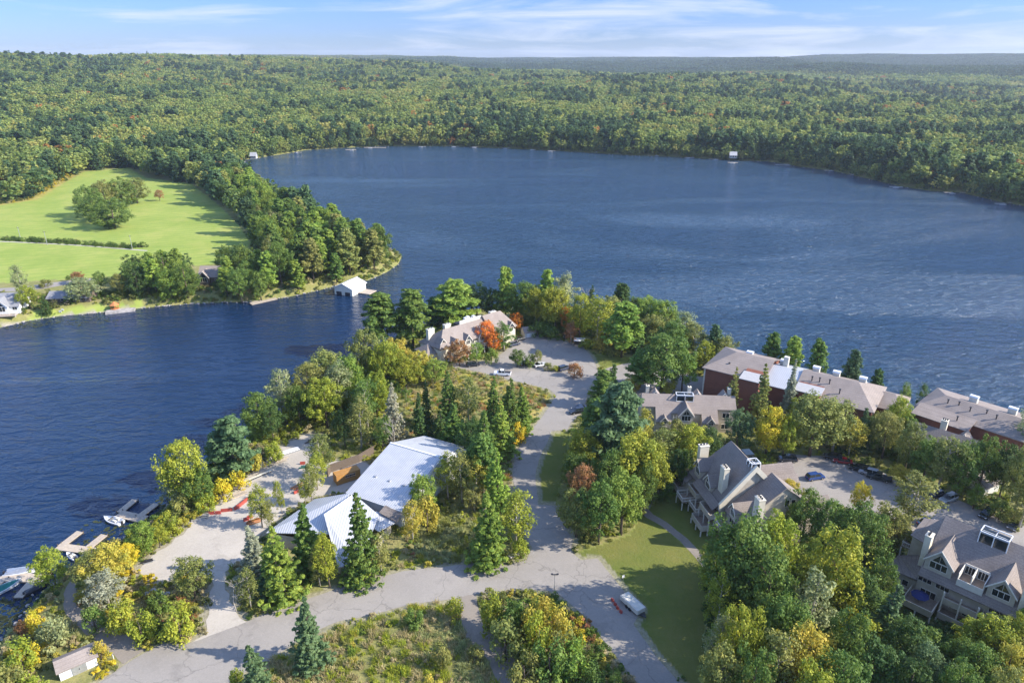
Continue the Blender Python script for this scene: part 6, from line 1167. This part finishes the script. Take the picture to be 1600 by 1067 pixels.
# junk and timber in the yard
def pile(px, py, a, lab, L, n, mat, seed):
    x, y = W(px, py, G); r_ = empty('timber_pile', (x, y, G + .04), R(a)); tag(r_, lab, 'timber pile'); rnd = random.Random(seed)
    for k in range(n):
        u, v, l = rnd.uniform(-.3, .3), rnd.uniform(-.9, .9), L * rnd.uniform(.6, 1); w_ = rnd.uniform(.1, .3); zz = .16 * (k % 3)
        MB().box(u - l / 2, u + l / 2, v - w_, v + w_, zz, zz + .14).build('plank', M[mat if k % 3 else 'cap'], r_)
pile(452, 706, 38, 'pale dock planks stacked along the top edge of the gravel yard', 6, 7, 'white', 1); pile(432, 722, 35, 'grey planks below the pale stack at the gravel yard edge', 7, 6, 'dockwood', 2); pile(370, 775, 42, 'weathered timber heap above the orange barriers', 5, 9, 'dockwood', 3)
pile(400, 745, 45, 'long pale dock sections lying along the bank', 9, 4, 'cream', 4); pile(312, 810, 20, 'grey timber and boxes left of the orange barriers', 4, 7, 'cap', 5); pile(398, 816, 30, 'rusty and white scrap near the lower hall corner', 3.5, 9, 'cedarwood', 6); pile(466, 762, 50, 'orange-brown boards near the yard birches', 4, 5, 'cedarwood', 7); pile(478, 730, 10, 'teal tarp covered boards on the right side of the yard', 3, 4, 'teal', 8)
pile(232, 878, 25, 'dark and white bench boards at the lower left tip of the yard', 2.6, 4, 'dark', 9); pile(490, 690, 10, 'dark scrap boards at the top end of the gravel yard', 4, 8, 'bark', 10)
# shoreline stones and lily pads: nobody could count them
PT = np.array([(p[0], p[1], p[2]) for p in pts]); s_ = np.array([p[3] for p in pts])
rks = [m_.copy() for m_ in RK]
stuff('shore_stones', PT, np.stack([s_, s_, s_ * .7], 1), np.arange(len(PT)) * 1.7, np.arange(len(PT)) % 3, np.ones((len(PT), 3)), rks, 'grey stones along the water line', 'stones')
lp_ = []; reg_ = [(155, 850, 16, 10), (200, 828, 26, 8), (20, 945, 26, 14), (10, 975, 14, 10), (262, 790, 12, 10), (120, 502, 40, 4), (40, 508, 30, 3), (545, 449, 10, 2)]
for cx_, cy_, sx2, sy2 in reg_:
    for _ in range(90): lp_.append((*W(cx_ + rng2.gauss(0, sx2), cy_ + rng2.gauss(0, sy2), 0), .03))
lp_ = np.array(lp_); lp_ = lp_[landdist(lp_[:, 0], lp_[:, 1]) < -.3]; pad = MB().prism([(math.cos(k * .7) * .5, math.sin(k * .7) * .5, 0) for k in range(9)], (0, 0, .02)).mesh('lily_pad', M['leafi']); s_ = np.random.default_rng(2).uniform(.4, 1.5, len(lp_))
stuff('lily_pads', lp_, np.stack([s_, s_ * .6, np.ones(len(s_))], 1), np.arange(len(lp_)) * 2.1, np.zeros(len(lp_)), np.ones((len(lp_), 3)) * (0.13, 0.14, 0.06), [pad], 'lily pads floating beside the near docks', 'lily pads')
# birch-pale trunk guard: nothing more; air
hb = MB().box(-9000, 9600, -900, 9400, -4.5, 165).mesh('haze', bpy.data.materials.new('haze')); hm = hb.materials[0]; hm.use_nodes = True; ht_ = hm.node_tree; ht_.nodes.remove(ht_.nodes['Principled BSDF'])
pv = ht_.nodes.new('ShaderNodeVolumePrincipled'); pv.inputs['Color'].default_value = (0.80, 0.88, 1.0, 1); pv.inputs['Density'].default_value = 0.000055; pv.inputs['Anisotropy'].default_value = 0.2
ht_.links.new(pv.outputs[0], ht_.nodes['Material Output'].inputs['Volume']); tag(link('haze', hb), 'thin blue haze over the distant hills', kind='stuff')
